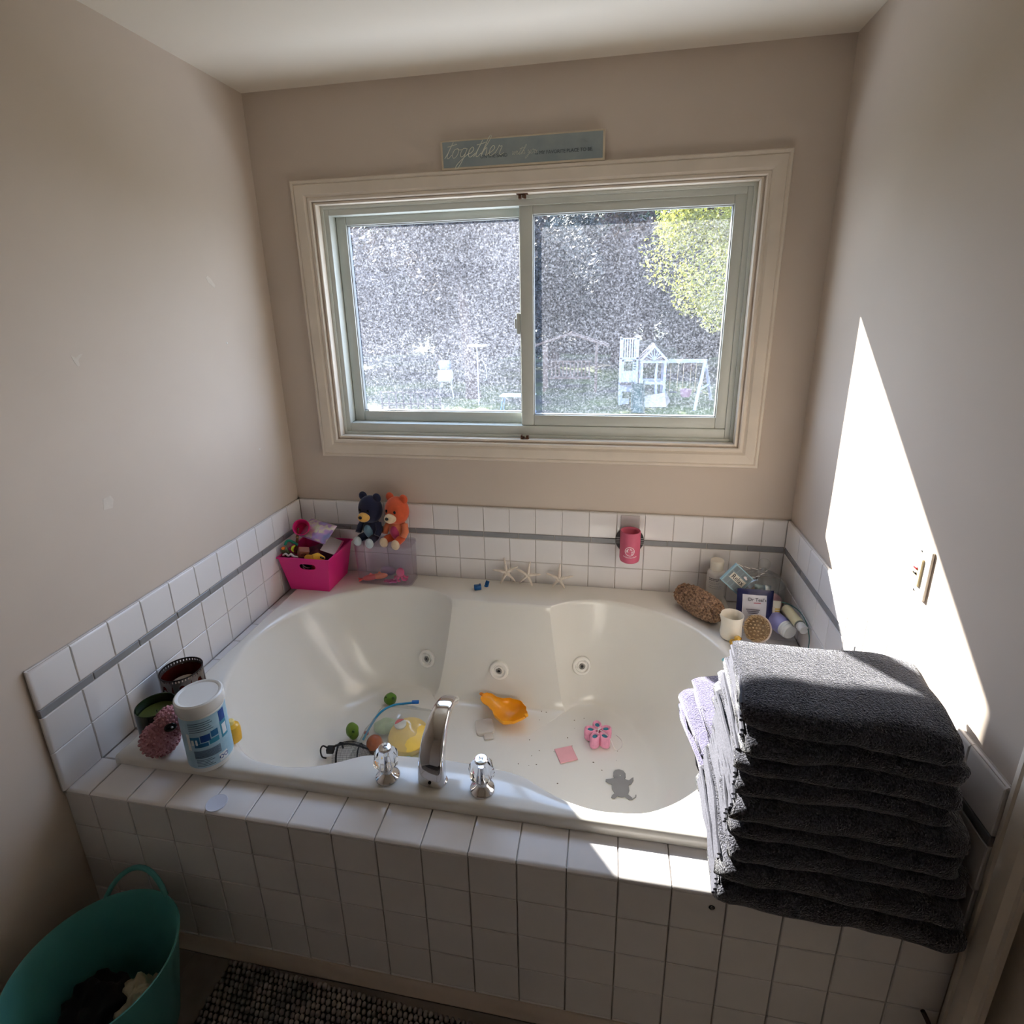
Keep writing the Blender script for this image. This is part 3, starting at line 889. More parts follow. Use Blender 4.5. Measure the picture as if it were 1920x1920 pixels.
m_lav = terry('lavender_terry', (96, 92, 116), (136, 132, 160))
LAV = [(1.690, -0.830, 0.20, 0.25, 0.040, 0.12, 'lowest lavender washcloth tucked beside the charcoal towels'), (1.682, -0.832, 0.185, 0.25, 0.042, 0.22, 'middle lavender washcloth in the small pile beside the towels'),
       (1.700, -0.822, 0.17, 0.22, 0.050, 0.10, 'top lavender washcloth of the small pile behind the towels'), (1.726, -0.842, 0.14, 0.16, 0.055, 0.05, 'pale grey cloth folded on top of the lavender washcloths')]
z = ZRIM + 0.001
for k, (cx, cy, w, d, t, rz, lab) in enumerate(LAV):
    tt = thing('washcloth', lab, 'washcloth', (cx, cy, z), (0, 0, rz), 'small washcloths beside the towels')
    obj('cloth', towel_mb(w, d, t, 20 + k * 2.1, nx=22, ragged=0.02), m_lav if k < 3 else terry('pale_grey_terry', (104, 104, 112), (140, 140, 148)), tt, smooth=180, fix=True)
    z += t * 0.98
# ------------------------------------------------------------------ left end of the tub: canister, candles, pink toy
CA = -PI / 4          # direction from the left ledge towards the middle of the room
can = thing('wipes_canister', 'white canister with a blue printed label and white lid', 'canister', (0.338, -1.078, ZRIM))
m_canw = mat('canister_white', (222, 222, 218), 0.35, var=0.02)
obj('body', MB().lathe([(0.050, 0), (0.053, 0.003), (0.0535, 0.012), (0.0535, 0.165), (0.051, 0.170), (0.0, 0.170)], 48), m_canw, can)
obj('lid', MB().lathe([(0.0545, 0.168), (0.0555, 0.171), (0.0575, 0.174), (0.0575, 0.196), (0.0565, 0.201), (0.053, 0.204), (0.049, 0.2035), (0.046, 0.201), (0.020, 0.2005), (0.0, 0.2005)], 48, cap0=True), mat('lid_white', (226, 226, 224), 0.25, transl=0.0), can)
lb = obj('label', cyl_patch(0.0536, 0.016, 0.163, 0, 2 * PI, 64), mat('label_light_blue', (150, 192, 214), 0.4, rgb2=(176, 208, 224), vscale=26), can)
m_lbd = mat('label_mid_blue', (28, 104, 158), 0.4); m_lbn = mat('label_navy', (24, 72, 150), 0.4); m_lbt = mat('label_teal', (52, 140, 174), 0.4)
m_lbw = mat('label_white', (226, 232, 236), 0.4); m_lbg = mat('label_text_grey', (70, 92, 122), 0.5)
R1 = 0.0542
def band(z0, z1, a0, a1, m, name='label_panel', r=R1): obj(name, cyl_patch(r, z0, z1, CA + a0, CA + a1, max(3, int(abs(a1 - a0) * 12)), th=0.0003), m, lb, smooth=60)
band(0.128, 0.160, 0.62, 0.98, m_lbn)
band(0.092, 0.112, -0.78, -0.36, m_lbd); band(0.094, 0.114, -0.32, 0.10, m_lbn); band(0.100, 0.118, 0.14, 0.46, m_lbd); band(0.082, 0.096, 0.02, 0.46, m_lbt); band(0.080, 0.091, -0.62, -0.02, m_lbd)
band(0.072, 0.1215, -0.95, -0.80, m_lbw); band(0.088, 0.104, -0.74, -0.62, m_lbw, r=0.0546); band(0.088, 0.104, -0.55, -0.46, m_lbw, r=0.0546)
band(0.046, 0.070, -0.72, 0.45, mat('label_grey_block', (112, 140, 164), 0.5))
band(0.018, 0.040, 0.30, 0.72, m_lbw)
band(0.080, 0.128, 0.60, 0.98, m_lbt); band(0.088, 0.118, 0.68, 0.92, m_lbw, r=0.0546)
for k in range(5):
    band(0.126 + k * 0.0062, 0.1278 + k * 0.0062, -0.75, 0.30 - 0.07 * (k % 3), m_lbg, 'label_line')
for k in range(6):
    band(0.0485 + k * 0.0036, 0.0497 + k * 0.0036, -0.68, 0.40 - 0.06 * (k % 2), m_lbg, 'label_line', 0.0546)
for k in range(5):
    band(0.022 + k * 0.0046, 0.0234 + k * 0.0046, -0.68, 0.10 - 0.1 * (k % 3), m_lbg, 'label_line')
# two recycling marks: rings of three bent arrows
for c in (0.40, 0.62):
    q = MB()
    for s in range(3):
        a0 = s * 2 * PI / 3 + 0.25
        for k in range(5):
            a = a0 + k * 0.33
            q.add([(math.cos(a) * 0.0046 - 0.0011, math.sin(a) * 0.0046 + 0.001, 0), (math.cos(a) * 0.0046 + 0.0011, math.sin(a) * 0.0046 + 0.001, 0), (math.cos(a) * 0.0046 + 0.0011, math.sin(a) * 0.0046 - 0.001, 0), (math.cos(a) * 0.0046 - 0.0011, math.sin(a) * 0.0046 - 0.001, 0)], [(3, 2, 1, 0)])
    wrap_text(q, 0.0549, CA + c, 0.030)
    obj('recycling_mark', q, m_lbn, lb, smooth=0)

jar = thing('candle_jar', 'dark green glass candle jar beside the pink pebbly toy', 'candle', (0.150, -1.035, ZRIM))
m_green = mat('dark_green_glass', (30, 44, 28), 0.08, var=0.1, coat=0.4)
obj('glass', MB().lathe([(0.0, 0.0), (0.047, 0.0), (0.050, 0.004), (0.0505, 0.104), (0.0495, 0.107), (0.0475, 0.106), (0.047, 0.078), (0.0, 0.078)], 48, cap0=False, cap1=False), m_green, jar)
obj('wax', MB().lathe([(0.0468, 0.079), (0.044, 0.082), (0.0, 0.0825)], 40, cap0=False), mat('olive_wax', (70, 78, 22), 0.5, var=0.12, vscale=40), jar)
obj('wick', MB().tube([(0, 0, 0.082), (0.001, 0, 0.090)], 0.0012, 6), m_dark, jar)

ch = thing('candle_holder', 'cutwork metal candle holder with leaf pattern and dark red lining', 'candle holder', (0.103, -0.885, ZRIM))
NA, NZ, RH, HH = 378, 78, 0.058, 0.105
def leafhole(a, z):
    """true where the sheet is cut away: fans of petals, dots along the rim"""
    u = (a / (2 * PI) * 7) % 1.0 - 0.5
    v = z / HH
    x = u * 0.052 * 1.0; y = (v - 0.10) * HH
    if 0.90 < v < 0.96: return abs((a / (2 * PI) * 42) % 1 - 0.5) < 0.22
    if v < 0.06 or v > 0.90: return False
    for th, ln in ((0, 0.082), (0.32, 0.078), (-0.32, 0.078), (0.7, 0.050), (-0.7, 0.050), (1.25, 0.030), (-1.25, 0.030)):
        s, c = math.sin(th), math.cos(th)
        al = x * s + y * c; pe = x * c - y * s
        if 0.008 < al < ln:
            t = (al - 0.008) / (ln - 0.008)
            if abs(pe) < 0.0044 * math.sin(PI * t ** 0.8): return True
    u2 = abs(u)
    if v > 0.52 and (u2 - 0.5) ** 2 * 0.0027 + (v - 0.72) ** 2 * 0.011 < 0.00006: return True
    return False
q = MB()
for j in range(NZ + 1):
    for i in range(NA):
        a = 2 * PI * i / NA
        q.v.append((RH * math.cos(a), RH * math.sin(a), HH * j / NZ))
for j in range(NZ):
    for i in range(NA):
        if not leafhole(2 * PI * (i + 0.5) / NA, HH * (j + 0.5) / NZ):
            i2 = (i + 1) % NA
            q.f.append((j*NA+i, j*NA+i2, (j+1)*NA+i2, (j+1)*NA+i))
w = obj('cut_sheet', q, mat('dull_metal', (118, 110, 108), 0.35, 0.85, var=0.12, vscale=30), ch, smooth=180)
so = w.modifiers.new('thickness', 'SOLIDIFY'); so.thickness = 0.0012; so.offset = -1
obj('lining', MB().lathe([(0.0, 0.001), (0.0545, 0.001), (0.0555, 0.004), (0.0555, 0.088), (0.0545, 0.088), (0.0545, 0.004), (0, 0.003)], 48, cap0=False, cap1=False), mat('dark_red_glass', (100, 22, 18), 0.12, transl=0.6), ch)
obj('rim', MB().lathe([(RH + 0.001, HH - 0.003), (RH + 0.001, HH), (RH - 0.002, HH), (RH - 0.002, HH - 0.003)], 48, close=True), mat('dark_bronze', (46, 36, 34), 0.4, 0.8, var=0.1), ch)
obj('candle', MB().lathe([(0.036, 0.004), (0.036, 0.058), (0.032, 0.060), (0, 0.0585)], 32), mat('ivory_wax', (196, 176, 156), 0.5, var=0.05), ch)

pt = thing('beaded_toy', 'pink pebbly toy with a round black eye beside the canister', 'toy', (0.212, -1.078, ZRIM), (0, 0, 0.75))
m_pk = mat('dusty_pink_beads', (196, 140, 146), 0.35, rgb2=(168, 104, 116), vscale=90)
body = MB().ball((-0.016, 0, 0.050), (0.046, 0.032, 0.049), 24, 14).ball((0.018, 0, 0.090), (0.040, 0.030, 0.042), 22, 12)
obj('body', body, m_pk, pt)
bd = MB(); rnd = random.Random(4)
for c, rr in (((-0.016, 0, 0.050), (0.046, 0.032, 0.049)), ((0.018, 0, 0.090), (0.040, 0.030, 0.042))):
    for k in range(210):
        y = 1 - 2 * (k + 0.5) / 210; r_ = math.sqrt(1 - y * y); ph = k * 2.399963
        p = (c[0] + rr[0] * r_ * math.cos(ph), c[1] + rr[1] * r_ * math.sin(ph), c[2] + rr[2] * y)
        if p[2] < 0.004: continue
        s = 0.0026 + rnd.random() * 0.0022
        bd.ball(p, s, 6, 4)
b = obj('beads', bd, mat('pink_beads', (206, 152, 158), 0.25, rgb2=(150, 88, 100), vscale=160), pt, smooth=180); b['kind'] = 'stuff'
e = obj('eye', MB().ball((0.014, -0.031, 0.094), (0.0145, 0.006, 0.0125), 18, 10), mat('gloss_black', (8, 8, 9), 0.12), pt)
obj('eye_glint', MB().ball((0.018, -0.0368, 0.096), (0.003, 0.0012, 0.003), 10, 6), m_white, e)

yb = thing('bath_bottle', 'small yellow orange bottle peeking out behind the blue canister', 'bottle', (0.358, -1.016, ZRIM))
obj('body', MB().lathe([(0.018, 0), (0.021, 0.003), (0.022, 0.035), (0.019, 0.048), (0.010, 0.054), (0, 0.054)], 24), mat('amber_yellow', (236, 182, 52), 0.3, var=0.05), yb)
obj('cap', MB().lathe([(0.009, 0.053), (0.009, 0.064), (0.007, 0.066), (0, 0.066)], 18), mat('pale_yellow', (232, 208, 130), 0.4), yb)

tag(obj('clear_disc', MB().lathe([(0.0, 0.0), (0.0245, 0.0), (0.0255, 0.0012), (0.0245, 0.0025), (0.022, 0.0018), (0.0, 0.0016)], 40, cap0=False, cap1=False), mat('frosted_disc', (222, 224, 236), 0.3, alpha=0.75, var=0.02), None, (0.424, -1.1805, 0.0002)), 'round frosted disc lying on the front edge tiles', 'disc')

# ------------------------------------------------------------------ pink bin and what is in it
BX, BY = 0.138, -0.136
bn = thing('toy_bin', 'hot pink plastic bin full of toys in the corner', 'bin', (BX, BY, ZRIM + 0.0005))
m_pink = mat('hot_pink_plastic', (224, 40, 128), 0.4, var=0.03, vscale=8)
hb, ht, hh = (0.088, 0.083), (0.113, 0.106), 0.155
def bw(z): t = z / hh; return hb[0] + (ht[0] - hb[0]) * t, hb[1] + (ht[1] - hb[1]) * t
def bin_wall(side, slot):
    """one sloping wall, 3 mm thick, with a stadium shaped grip hole if slot"""
    q = MB(); n = 48
    def P3(u, v, o):       # u along the wall -1..1, v height, o inward offset
        a, b = bw(v)
        if side == 'front': return (u * a, -b + o, v)
        if side == 'back': return (-u * a, b - o, v)
        if side == 'left': return (-a + o, -u * b, v)
        return (a - o, u * b, v)
    if not slot:
        for o, flip in ((0, 0), (0.003, 1)):
            f = (0, 1, 2, 3) if not flip else (3, 2, 1, 0)
            q.add([P3(-1, 0, o), P3(1, 0, o), P3(1, hh, o), P3(-1, hh, o)], [f])
        q.add([P3(-1, hh, 0), P3(1, hh, 0), P3(1, hh, 0.003), P3(-1, hh, 0.003)], [(0, 1, 2, 3)])
        return q
    cu, cv, su, sv = 0.12, 0.117, 0.34, 0.0125
    inner, outer = [], []
    for k in range(n):
        a = 2 * PI * k / n
        ca, sa = math.cos(a), math.sin(a)
        x = math.copysign(abs(ca) ** 0.5, ca); y = math.copysign(abs(sa) ** 0.8, sa)
        inner.append((cu + su * x, cv + sv * y))
        dx, dy = ca * 1.0, sa * hh * 0.5
        t = min(((1 - cu) / dx) if dx > 1e-9 else 1e9, ((-1 - cu) / dx) if dx < -1e-9 else 1e9, ((hh - cv) / dy) if dy > 1e-9 else 1e9, ((0 - cv) / dy) if dy < -1e-9 else 1e9)
        outer.append([cu + dx * t, cv + dy * t])
    for cx, cy in ((-1, 0), (1, 0), (1, hh), (-1, hh)):
        k = min(range(n), key=lambda i: (outer[i][0] - cx) ** 2 + ((outer[i][1] - cy) * 10) ** 2); outer[k] = [cx, cy]
    rg = [[P3(u, v, 0) for u, v in outer], [P3(u, v, 0) for u, v in inner], [P3(u, v, 0.003) for u, v in inner], [P3(u, v, 0.003) for u, v in outer]]
    q.loft(rg, cap0=False, cap1=False)
    return q
for s in ('front', 'back', 'left', 'right'):
    obj('side', bin_wall(s, s in ('front', 'back')), m_pink, bn, smooth=20, fix=True)
obj('bottom', MB().box(-hb[0] + 0.003, hb[0] - 0.003, -hb[1] + 0.003, hb[1] - 0.003, 0, 0.003), m_pink, bn, smooth=0)
rimq = []
for cx, cy in ((-1, -1), (1, -1), (1, 1), (-1, 1)):
    rimq.append([(cx * (ht[0] + a), cy * (ht[1] + a), hh + b) for a, b in ((-0.003, 0.001), (0.004, 0.001), (0.004, -0.005), (0.0015, -0.005), (0.0015, -0.001), (-0.003, -0.001))])
obj('rim', MB().loft(rimq + [rimq[0]], cap0=False, cap1=False), m_pink, bn, smooth=20, fix=True)
# contents, each its own thing
BZ = ZRIM
tb = thing('toy_cup', 'hot pink toy cup tipped towards the room on top of the bin', 'cup', (0.073, -0.118, 0.262), (1.05, 0.0, 0.55))
obj('cup', MB().lathe([(0.0, 0.0), (0.026, 0.0), (0.033, 0.052), (0.0345, 0.054), (0.0335, 0.055), (0.0315, 0.053), (0.0245, 0.003), (0, 0.003)], 36, cap0=False, cap1=False), m_pink, tb)
obj('base_ring', MB().lathe([(0.027, -0.003), (0.0285, -0.003), (0.0295, 0.006), (0.0275, 0.006)], 32, close=True), mat('soft_blue', (110, 150, 190), 0.4), tb)
# iridescent pouch: pillow of crinkled foil
def irid():
    m = bpy.data.materials.new('iridescent_foil'); m.use_nodes = True
    nt = m.node_tree; b = nt.nodes['Principled BSDF']
    tc = nt.nodes.new('ShaderNodeTexCoord'); n = nt.nodes.new('ShaderNodeTexNoise')
    n.inputs['Scale'].default_value = 22; n.inputs['Detail'].default_value = 2
    nt.links.new(tc.outputs['Object'], n.inputs['Vector'])
    r = nt.nodes.new('ShaderNodeValToRGB')
    els = r.color_ramp.elements
    els[0].position = 0.3; els[0].color = srgb(206, 196, 226)
    els[1].position = 0.72; els[1].color = srgb(150, 158, 214)
    for p, c in ((0.42, (226, 196, 216)), (0.5, (222, 226, 196)), (0.58, (190, 150, 206))):
        e_ = els.new(p); e_.color = srgb(*c)
    nt.links.new(n.outputs['Fac'], r.inputs[0]); nt.links.new(r.outputs[0], b.inputs['Base Color'])
    b.inputs['Metallic'].default_value = 0.55; b.inputs['Roughness'].default_value = 0.25
    return m
m_irid = irid()
def pillow(w, h, t, seed, nu=26, nv=20, crinkle=0.004):
    q = MB()
    for s in (1, -1):
        def fn(u, v, s=s):
            x, y = (u - 0.5) * w, (v - 0.5) * h
            puff = (max(0, math.sin(PI * u)) ** 0.5) * (max(0, math.sin(PI * v)) ** 0.5)
            z = s * (t / 2 * puff) + crinkle * puff * (noise.noise(Vector((x * 60 + seed, y * 60, s * 3))) + 0.6 * noise.noise(Vector((x * 130, y * 130 + seed, s))))
            return (x, y, z)
        q.grid(fn, nu, nv)
        if s < 0: q.f[-nu * nv:] = [tuple(reversed(f)) for f in q.f[-nu * nv:]]
    return q
po = thing('foil_pouch', 'shiny iridescent zip pouch lying on the toys in the pink bin', 'pouch', (0.148, -0.118, 0.258), (0.62, 0.10, -0.28))
obj('pouch', pillow(0.145, 0.095, 0.042, 2.0), m_irid, po, smooth=50)
obj('zip_strip', MB().tube([(-0.066, -0.046, 0.004), (-0.02, -0.0475, 0.006), (0.03, -0.047, 0.003), (0.068, -0.045, 0.001)], 0.0022, 6), mat('lilac_zip', (186, 120, 190), 0.4), po)
gp = thing('card_flap', 'white and pink card flap standing at the right side of the pink bin', 'card', (0.203, -0.115, 0.190), (0.15, 0.42, 0.2))
obj('card', MB().rbox(-0.034, 0.034, -0.055, 0.055, 0, 0.003, 0.001, 1), mat('card_white', (214, 200, 202), 0.6), gp)
obj('pink_edge', MB().rbox(0.028, 0.035, -0.055, 0.055, 0.0005, 0.0045, 0.001, 1), mat('rose_pink', (222, 92, 140), 0.5), gp)
bk = thing('toy_block', 'brown wooden toy block in the pink bin', 'block', (0.118, -0.200, 0.196), (0.5, 0.3, 0.7))
obj('block', MB().rbox(-0.021, 0.021, -0.014, 0.014, -0.018, 0.018, 0.003, 2), mat('brown_toy_wood', (150, 92, 72), 0.55, var=0.08, vscale=40), bk)
obj('engraved_ring', MB().lathe([(0.0065, 0.0142), (0.009, 0.0142), (0.009, 0.0147), (0.0065, 0.0147)], 20, M=RX(PI / 2), close=True), mat('dark_brown', (92, 52, 42), 0.6), bk)
yw = thing('yellow_cloth_toy', 'crumpled yellow toy at the front of the pink bin', 'toy', (0.176, -0.214, 0.178), (0.1, 0, 0.1))
obj('lump', MB().ball((0, 0, 0), (0.040, 0.020, 0.017), 24, 14).wobble(0.009, 45, 3), mat('mustard_yellow', (222, 168, 48), 0.6, var=0.12, vscale=40), yw)
obj('black_trim', MB().tube([(0.030, -0.010, 0.012), (0.038, -0.004, 0.004), (0.036, 0.008, -0.004)], 0.004, 8), m_dark, yw)
lm = thing('lime_ring', 'lime green crescent toy in the pink bin', 'toy', (0.083, -0.195, 0.205), (0.9, 0.2, 0.4))
obj('crescent', MB().tube([(0.014 * math.cos(a), 0.014 * math.sin(a), 0) for a in [PI * 0.55 + k * 0.28 for k in range(10)]], [0.001, 0.003, 0.0045, 0.0055, 0.006, 0.006, 0.0055, 0.0045, 0.003, 0.001], 8), mat('lime_plastic', (196, 204, 40), 0.4), lm)
ws = thing('white_squiggle', 'white wavy toy with dark outline along the front of the pink bin', 'toy', (0.070, -0.222, 0.184), (0.5, 0, 0.0))
obj('wave', MB().tube(catmull([(-0.030, 0, 0.004), (-0.018, 0.004, 0.010), (-0.006, 0, 0.003), (0.006, 0.004, 0.009), (0.018, 0, 0.0), (0.034, 0.002, -0.004)], 5), 0.0042, 8), mat('toy_white', (226, 216, 214), 0.4), ws)
obj('dark_back', MB().tube(catmull([(-0.030, 0.006, 0.000), (-0.018, 0.010, 0.006), (-0.006, 0.006, -0.001), (0.006, 0.010, 0.005), (0.018, 0.006, -0.004), (0.034, 0.008, -0.008)], 5), 0.0042, 8), mat('toy_dark_maroon', (62, 26, 34), 0.5), ws)
tk = thing('teal_toy', 'teal green hooked toy hanging over the left edge of the pink bin', 'toy', (0.060, -0.178, 0.212), (0.2, 0.1, 0.3))
obj('hook', MB().tube(catmull([(-0.028, -0.012, 0.010), (-0.022, 0.004, 0.020), (-0.004, 0.006, 0.016), (0.020, 0.0, 0.002)], 6), 0.0055, 10), mat('teal_plastic', (22, 138, 112), 0.35), tk)
dg = thing('patterned_toy', 'dark green patterned toy leaning on the left edge of the pink bin', 'toy', (0.044, -0.206, 0.190), (0.5, -0.15, 0.25))
obj('body', MB().rbox(-0.013, 0.013, -0.010, 0.010, -0.026, 0.030, 0.006, 3), mat('dark_green_print', (48, 78, 58), 0.5, rgb2=(110, 92, 50), vscale=120), dg)
obj('orange_tip', MB().ball((0, 0, 0.033), (0.008, 0.007, 0.007), 12, 8), mat('orange_plastic', (232, 122, 40), 0.4), dg)
st = thing('brown_stick', 'brown stick toy leaning in the back left of the pink bin', 'stick', (0.055, -0.150, 0.190), (0.10, 0.25, 0.2))
obj('stick', MB().tube([(0, 0, -0.03), (0.002, 0, 0.03), (0.0, 0.002, 0.095)], [0.006, 0.0055, 0.004], 10), mat('brown_wood', (104, 68, 46), 0.6, var=0.15, vscale=60), st)
obj('band', MB().lathe([(0.0062, 0), (0.0066, 0.004), (0.0062, 0.008)], 12, M=T(0.001, 0, 0.05), cap0=False, cap1=False), mat('tan_band', (170, 130, 92), 0.5), st)
# toys seen through the grip hole
rd = thing('red_toy', 'red toy seen through the grip hole of the pink bin', 'toy', (0.163, -0.190, 0.118))
obj('body', MB().ball((0, 0, 0), (0.022, 0.016, 0.024), 18, 12).ball((0.004, -0.004, 0.024), 0.012, 12, 8), mat('toy_red', (196, 24, 38), 0.4), rd)
bw_ = thing('striped_toy', 'black and white striped toy seen through the grip hole of the pink bin', 'toy', (0.120, -0.188, 0.118))
obj('body', MB().ball((0, 0, 0), (0.020, 0.016, 0.030), 18, 12), mat('toy_black', (26, 24, 28), 0.5), bw_)
for k in range(3):
    obj('stripe', MB().lathe([(0.0205, -0.003), (0.0212, 0), (0.0205, 0.003)], 20, M=Matrix.Diagonal((1, 0.82, 1, 1)) @ T(0, 0, -0.012 + k * 0.012) @ RY(0.5), cap0=False, cap1=False), m_white, bw_)
fl_ = thing('toy_heap', 'dark mixed toy heap filling the pink bin under the pouch', 'toy', (BX, BY + 0.01, 0.06))
obj('heap', MB().ball((0, 0, 0.055), (0.082, 0.070, 0.075), 26, 14).wobble(0.014, 26, 5), mat('mixed_toy_dark', (70, 34, 60), 0.6, rgb2=(120, 60, 80), vscale=26), fl_)

# ------------------------------------------------------------------ clear box with sea toys, plush toys on it
AXC, AYC = 0.435, -0.090
ab = thing('clear_box', 'clear lilac plastic box with sea toys inside', 'box', (AXC, AYC, ZRIM + 0.0005))
m_clr = film('lilac_clear_plastic', (206, 190, 212), 0.05, 0.06)
def rrect(a, b, r, n=6):
    out = []
    for cx, cy, s in ((a - r, b - r, 0), (-a + r, b - r, 1), (-a + r, -b + r, 2), (a - r, -b + r, 3)):
        for k in range(n + 1):
            t = PI / 2 * (s + k / n); out.append((cx + r * math.cos(t), cy + r * math.sin(t)))
    return out
ha, hb_ = 0.125, 0.054
rg = []
for (d_, z_) in ((0.012, 0.0), (0.004, 0.004), (0.003, 0.012), (0.0, 0.172), (-0.002, 0.174), (-0.002, 0.177), (0.003, 0.177), (0.0055, 0.012), (0.008, 0.008), (0.016, 0.006)):
    rg.append([(x, y, z_) for x, y in rrect(ha - d_, hb_ - d_, max(0.006, 0.026 - d_))])
obj('wall', MB().loft(rg, cap0=True, cap1=True), m_clr, ab, smooth=60)
obj('lid', MB().loft([[(x, y, z_) for x, y in rrect(ha - d_, hb_ - d_, 0.024)] for d_, z_ in ((0.004, 0.1775), (0.0, 0.179), (0.0, 0.184), (0.006, 0.186))]), film('clear_lid', (206, 198, 212), 0.08, 0.06), ab, smooth=60)
def seatoy(name, label, x, y, rgb, kind):
    o = thing(name, label, 'toy', (x, y, ZRIM + 0.009))
    m = mat('toy_' + name, rgb, 0.35, var=0.06)
    if kind == 'fish':
        obj('body', MB().ball((0, 0, 0.014), (0.036, 0.014, 0.013), 20, 10), m, o, rot=(0, 0, 0.35))
        obj('tail', MB().prism([(-0.030, 0), (-0.052, 0.014), (-0.047, 0), (-0.052, -0.014)], 0.010, 0.016), m, o, rot=(0, 0, 0.35))
        obj('fin', MB().prism([(-0.01, 0.0), (0.012, 0.0), (0.0, 0.012)], -0.002, 0.002, M=T(0, 0, 0.024) @ RX(PI / 2)), m, o, rot=(0, 0, 0.35))
    else:
        obj('head', MB().ball((0, 0, 0.034), (0.018, 0.017, 0.020), 20, 12), m, o)
        for k in range(6):
            a = k * PI / 3 + 0.2
            obj('arm', MB().tube([(0.012 * math.cos(a), 0.012 * math.sin(a), 0.018), (0.022 * math.cos(a), 0.020 * math.sin(a), 0.008), (0.030 * math.cos(a + .3), 0.026 * math.sin(a + .3), 0.005), (0.034 * math.cos(a + .6), 0.026 * math.sin(a + .6), 0.008)], [0.007, 0.0055, 0.0045, 0.003], 8), m, o)
    return o
seatoy('orange_fish', 'orange toy fish lying in the clear box', AXC - 0.035, AYC - 0.010, (240, 118, 62), 'fish')
seatoy('coral_fish', 'coral red toy fish at the left end of the clear box', AXC - 0.068, AYC - 0.026, (226, 88, 84), 'fish').rotation_euler.z = 0.2
seatoy('pink_octopus', 'pink toy octopus standing in the right of the clear box', AXC + 0.058, AYC - 0.002, (238, 84, 140), 'octo')
ml = thing('splayed_toy', 'flat magenta splayed toy on the floor of the clear box', 'toy', (AXC + 0.022, AYC - 0.026, ZRIM + 0.009))
obj('splay', MB().prism([((0.034 if k % 2 else 0.020) * math.cos(k * PI / 6), (0.016 if k % 2 else 0.010) * math.sin(k * PI / 6)) for k in range(12)], 0, 0.005), mat('magenta_gel', (206, 46, 130), 0.2), ml)
sb = thing('shell_toy', 'mauve shell toy at the back of the clear box', 'toy', (AXC - 0.01, AYC + 0.026, ZRIM + 0.009))
obj('shell', MB().ball((0, 0, 0.022), (0.036, 0.014, 0.022), 18, 10), mat('mauve_toy', (150, 122, 158), 0.4, var=0.06), sb)

def plush(label, x, y, z, rz, fur, pale, snout, shirt=None, paw=None, sc=1.0):
    """plain seated soft toy: round ears, no markings"""
    p = thing('plush_toy', label, 'plush toy', (x, y, z), (0, 0, rz), 'soft toys on the clear box')
    p.scale = (sc, sc, sc)
    F = dict(rough=0.95, bump=0.35, bscale=260, bdist=0.002, sheen=0.4, spec=0.1, var=0.06, vscale=60)
    mf = mat('plush_%d_%d_%d' % fur, fur, **F); mp = mat('plush_%d_%d_%d' % pale, pale, **F); ms = mat('plush_%d_%d_%d' % snout, snout, **F)
    ts = mat('plush_%d_%d_%d' % shirt, shirt, **F) if shirt else mf
    pw = mat('plush_%d_%d_%d' % (paw or pale), paw or pale, **F)
    obj('body', MB().ball((0, 0, 0.048), (0.044, 0.034, 0.050), 22, 14), ts, p)
    obj('belly', MB().ball((0, -0.012, 0.046), (0.031, 0.026, 0.038), 18, 12), mp, p)
    hd = obj('head', MB().ball((0, 0, 0.138), (0.055, 0.046, 0.062), 26, 16), mf, p)
    for s in (-1, 1):
        ear = obj('ear', MB().ball((s * 0.036, 0.004, 0.192), (0.021, 0.011, 0.021), 16, 10), mf, hd)
        obj('eye', MB().ball((s * 0.021, -0.0425, 0.146), (0.006, 0.004, 0.007), 12, 8), mat('gloss_black', (8, 8, 9), 0.12), hd)
        leg = obj('leg', MB().tube([(s * 0.022, -0.012, 0.018), (s * 0.030, -0.045, 0.018), (s * 0.031, -0.058, 0.014)], [0.018, 0.017, 0.016], 14), mf, p)
        obj('foot', MB().ball((s * 0.031, -0.066, 0.010), (0.020, 0.014, 0.022), 16, 10), pw, p)
        obj('arm', MB().tube([(s * 0.038, -0.004, 0.082), (s * 0.052, -0.018, 0.055), (s * 0.050, -0.034, 0.036)], [0.014, 0.014, 0.013], 12), ts if shirt else mf, p)
    sn = obj('snout', MB().ball((0, -0.047, 0.118), (0.027, 0.024, 0.021), 18, 12), ms, p)
    obj('nose', MB().ball((0, -0.070, 0.124), (0.009, 0.006, 0.007), 12, 8), m_dark, sn)
    return p
plush('navy blue plush toy sitting on the left of the clear box', 0.378, -0.078, 0.2175, -0.25, (44, 46, 66), (120, 152, 168), (222, 172, 92), None, (196, 206, 208), 0.98)
plush('orange plush toy sitting on the right of the clear box', 0.496, -0.078, 0.2175, -0.30, (214, 96, 62), (196, 72, 110), (222, 196, 160), (222, 128, 92), (224, 200, 168), 0.98)

# ------------------------------------------------------------------ back ledge: blue bits, starfish, pink holder
m_bl = mat('deep_blue_plastic', (22, 84, 142), 0.35, var=0.08)
tag(obj('blue_block', MB().rbox(-0.015, 0.015, -0.011, 0.011, 0, 0.018, 0.003, 2).rbox(0.006, 0.014, -0.008, 0.008, 0.017, 0.021, 0.001, 1), m_bl, None, (0.838, -0.112, ZRIM + 0.0003), (0, 0, 0.35)), 'larger blue plastic cap on the back ledge', 'cap')
tag(obj('blue_clip', MB().rbox(-0.008, 0.008, -0.004, 0.004, 0, 0.026, 0.002, 2).rbox(-0.006, 0.006, -0.009, -0.003, 0.0, 0.006, 0.001, 1), m_bl, None, (0.869, -0.086, ZRIM + 0.0003), (-0.25, 0.15, -0.4)), 'smaller blue plastic clip tilted beside the blue cap', 'clip')
m_star = mat('bleached_starfish', (224, 212, 198), 0.8, var=0.08, vscale=120, bump=0.5, bscale=500, bdist=0.001)
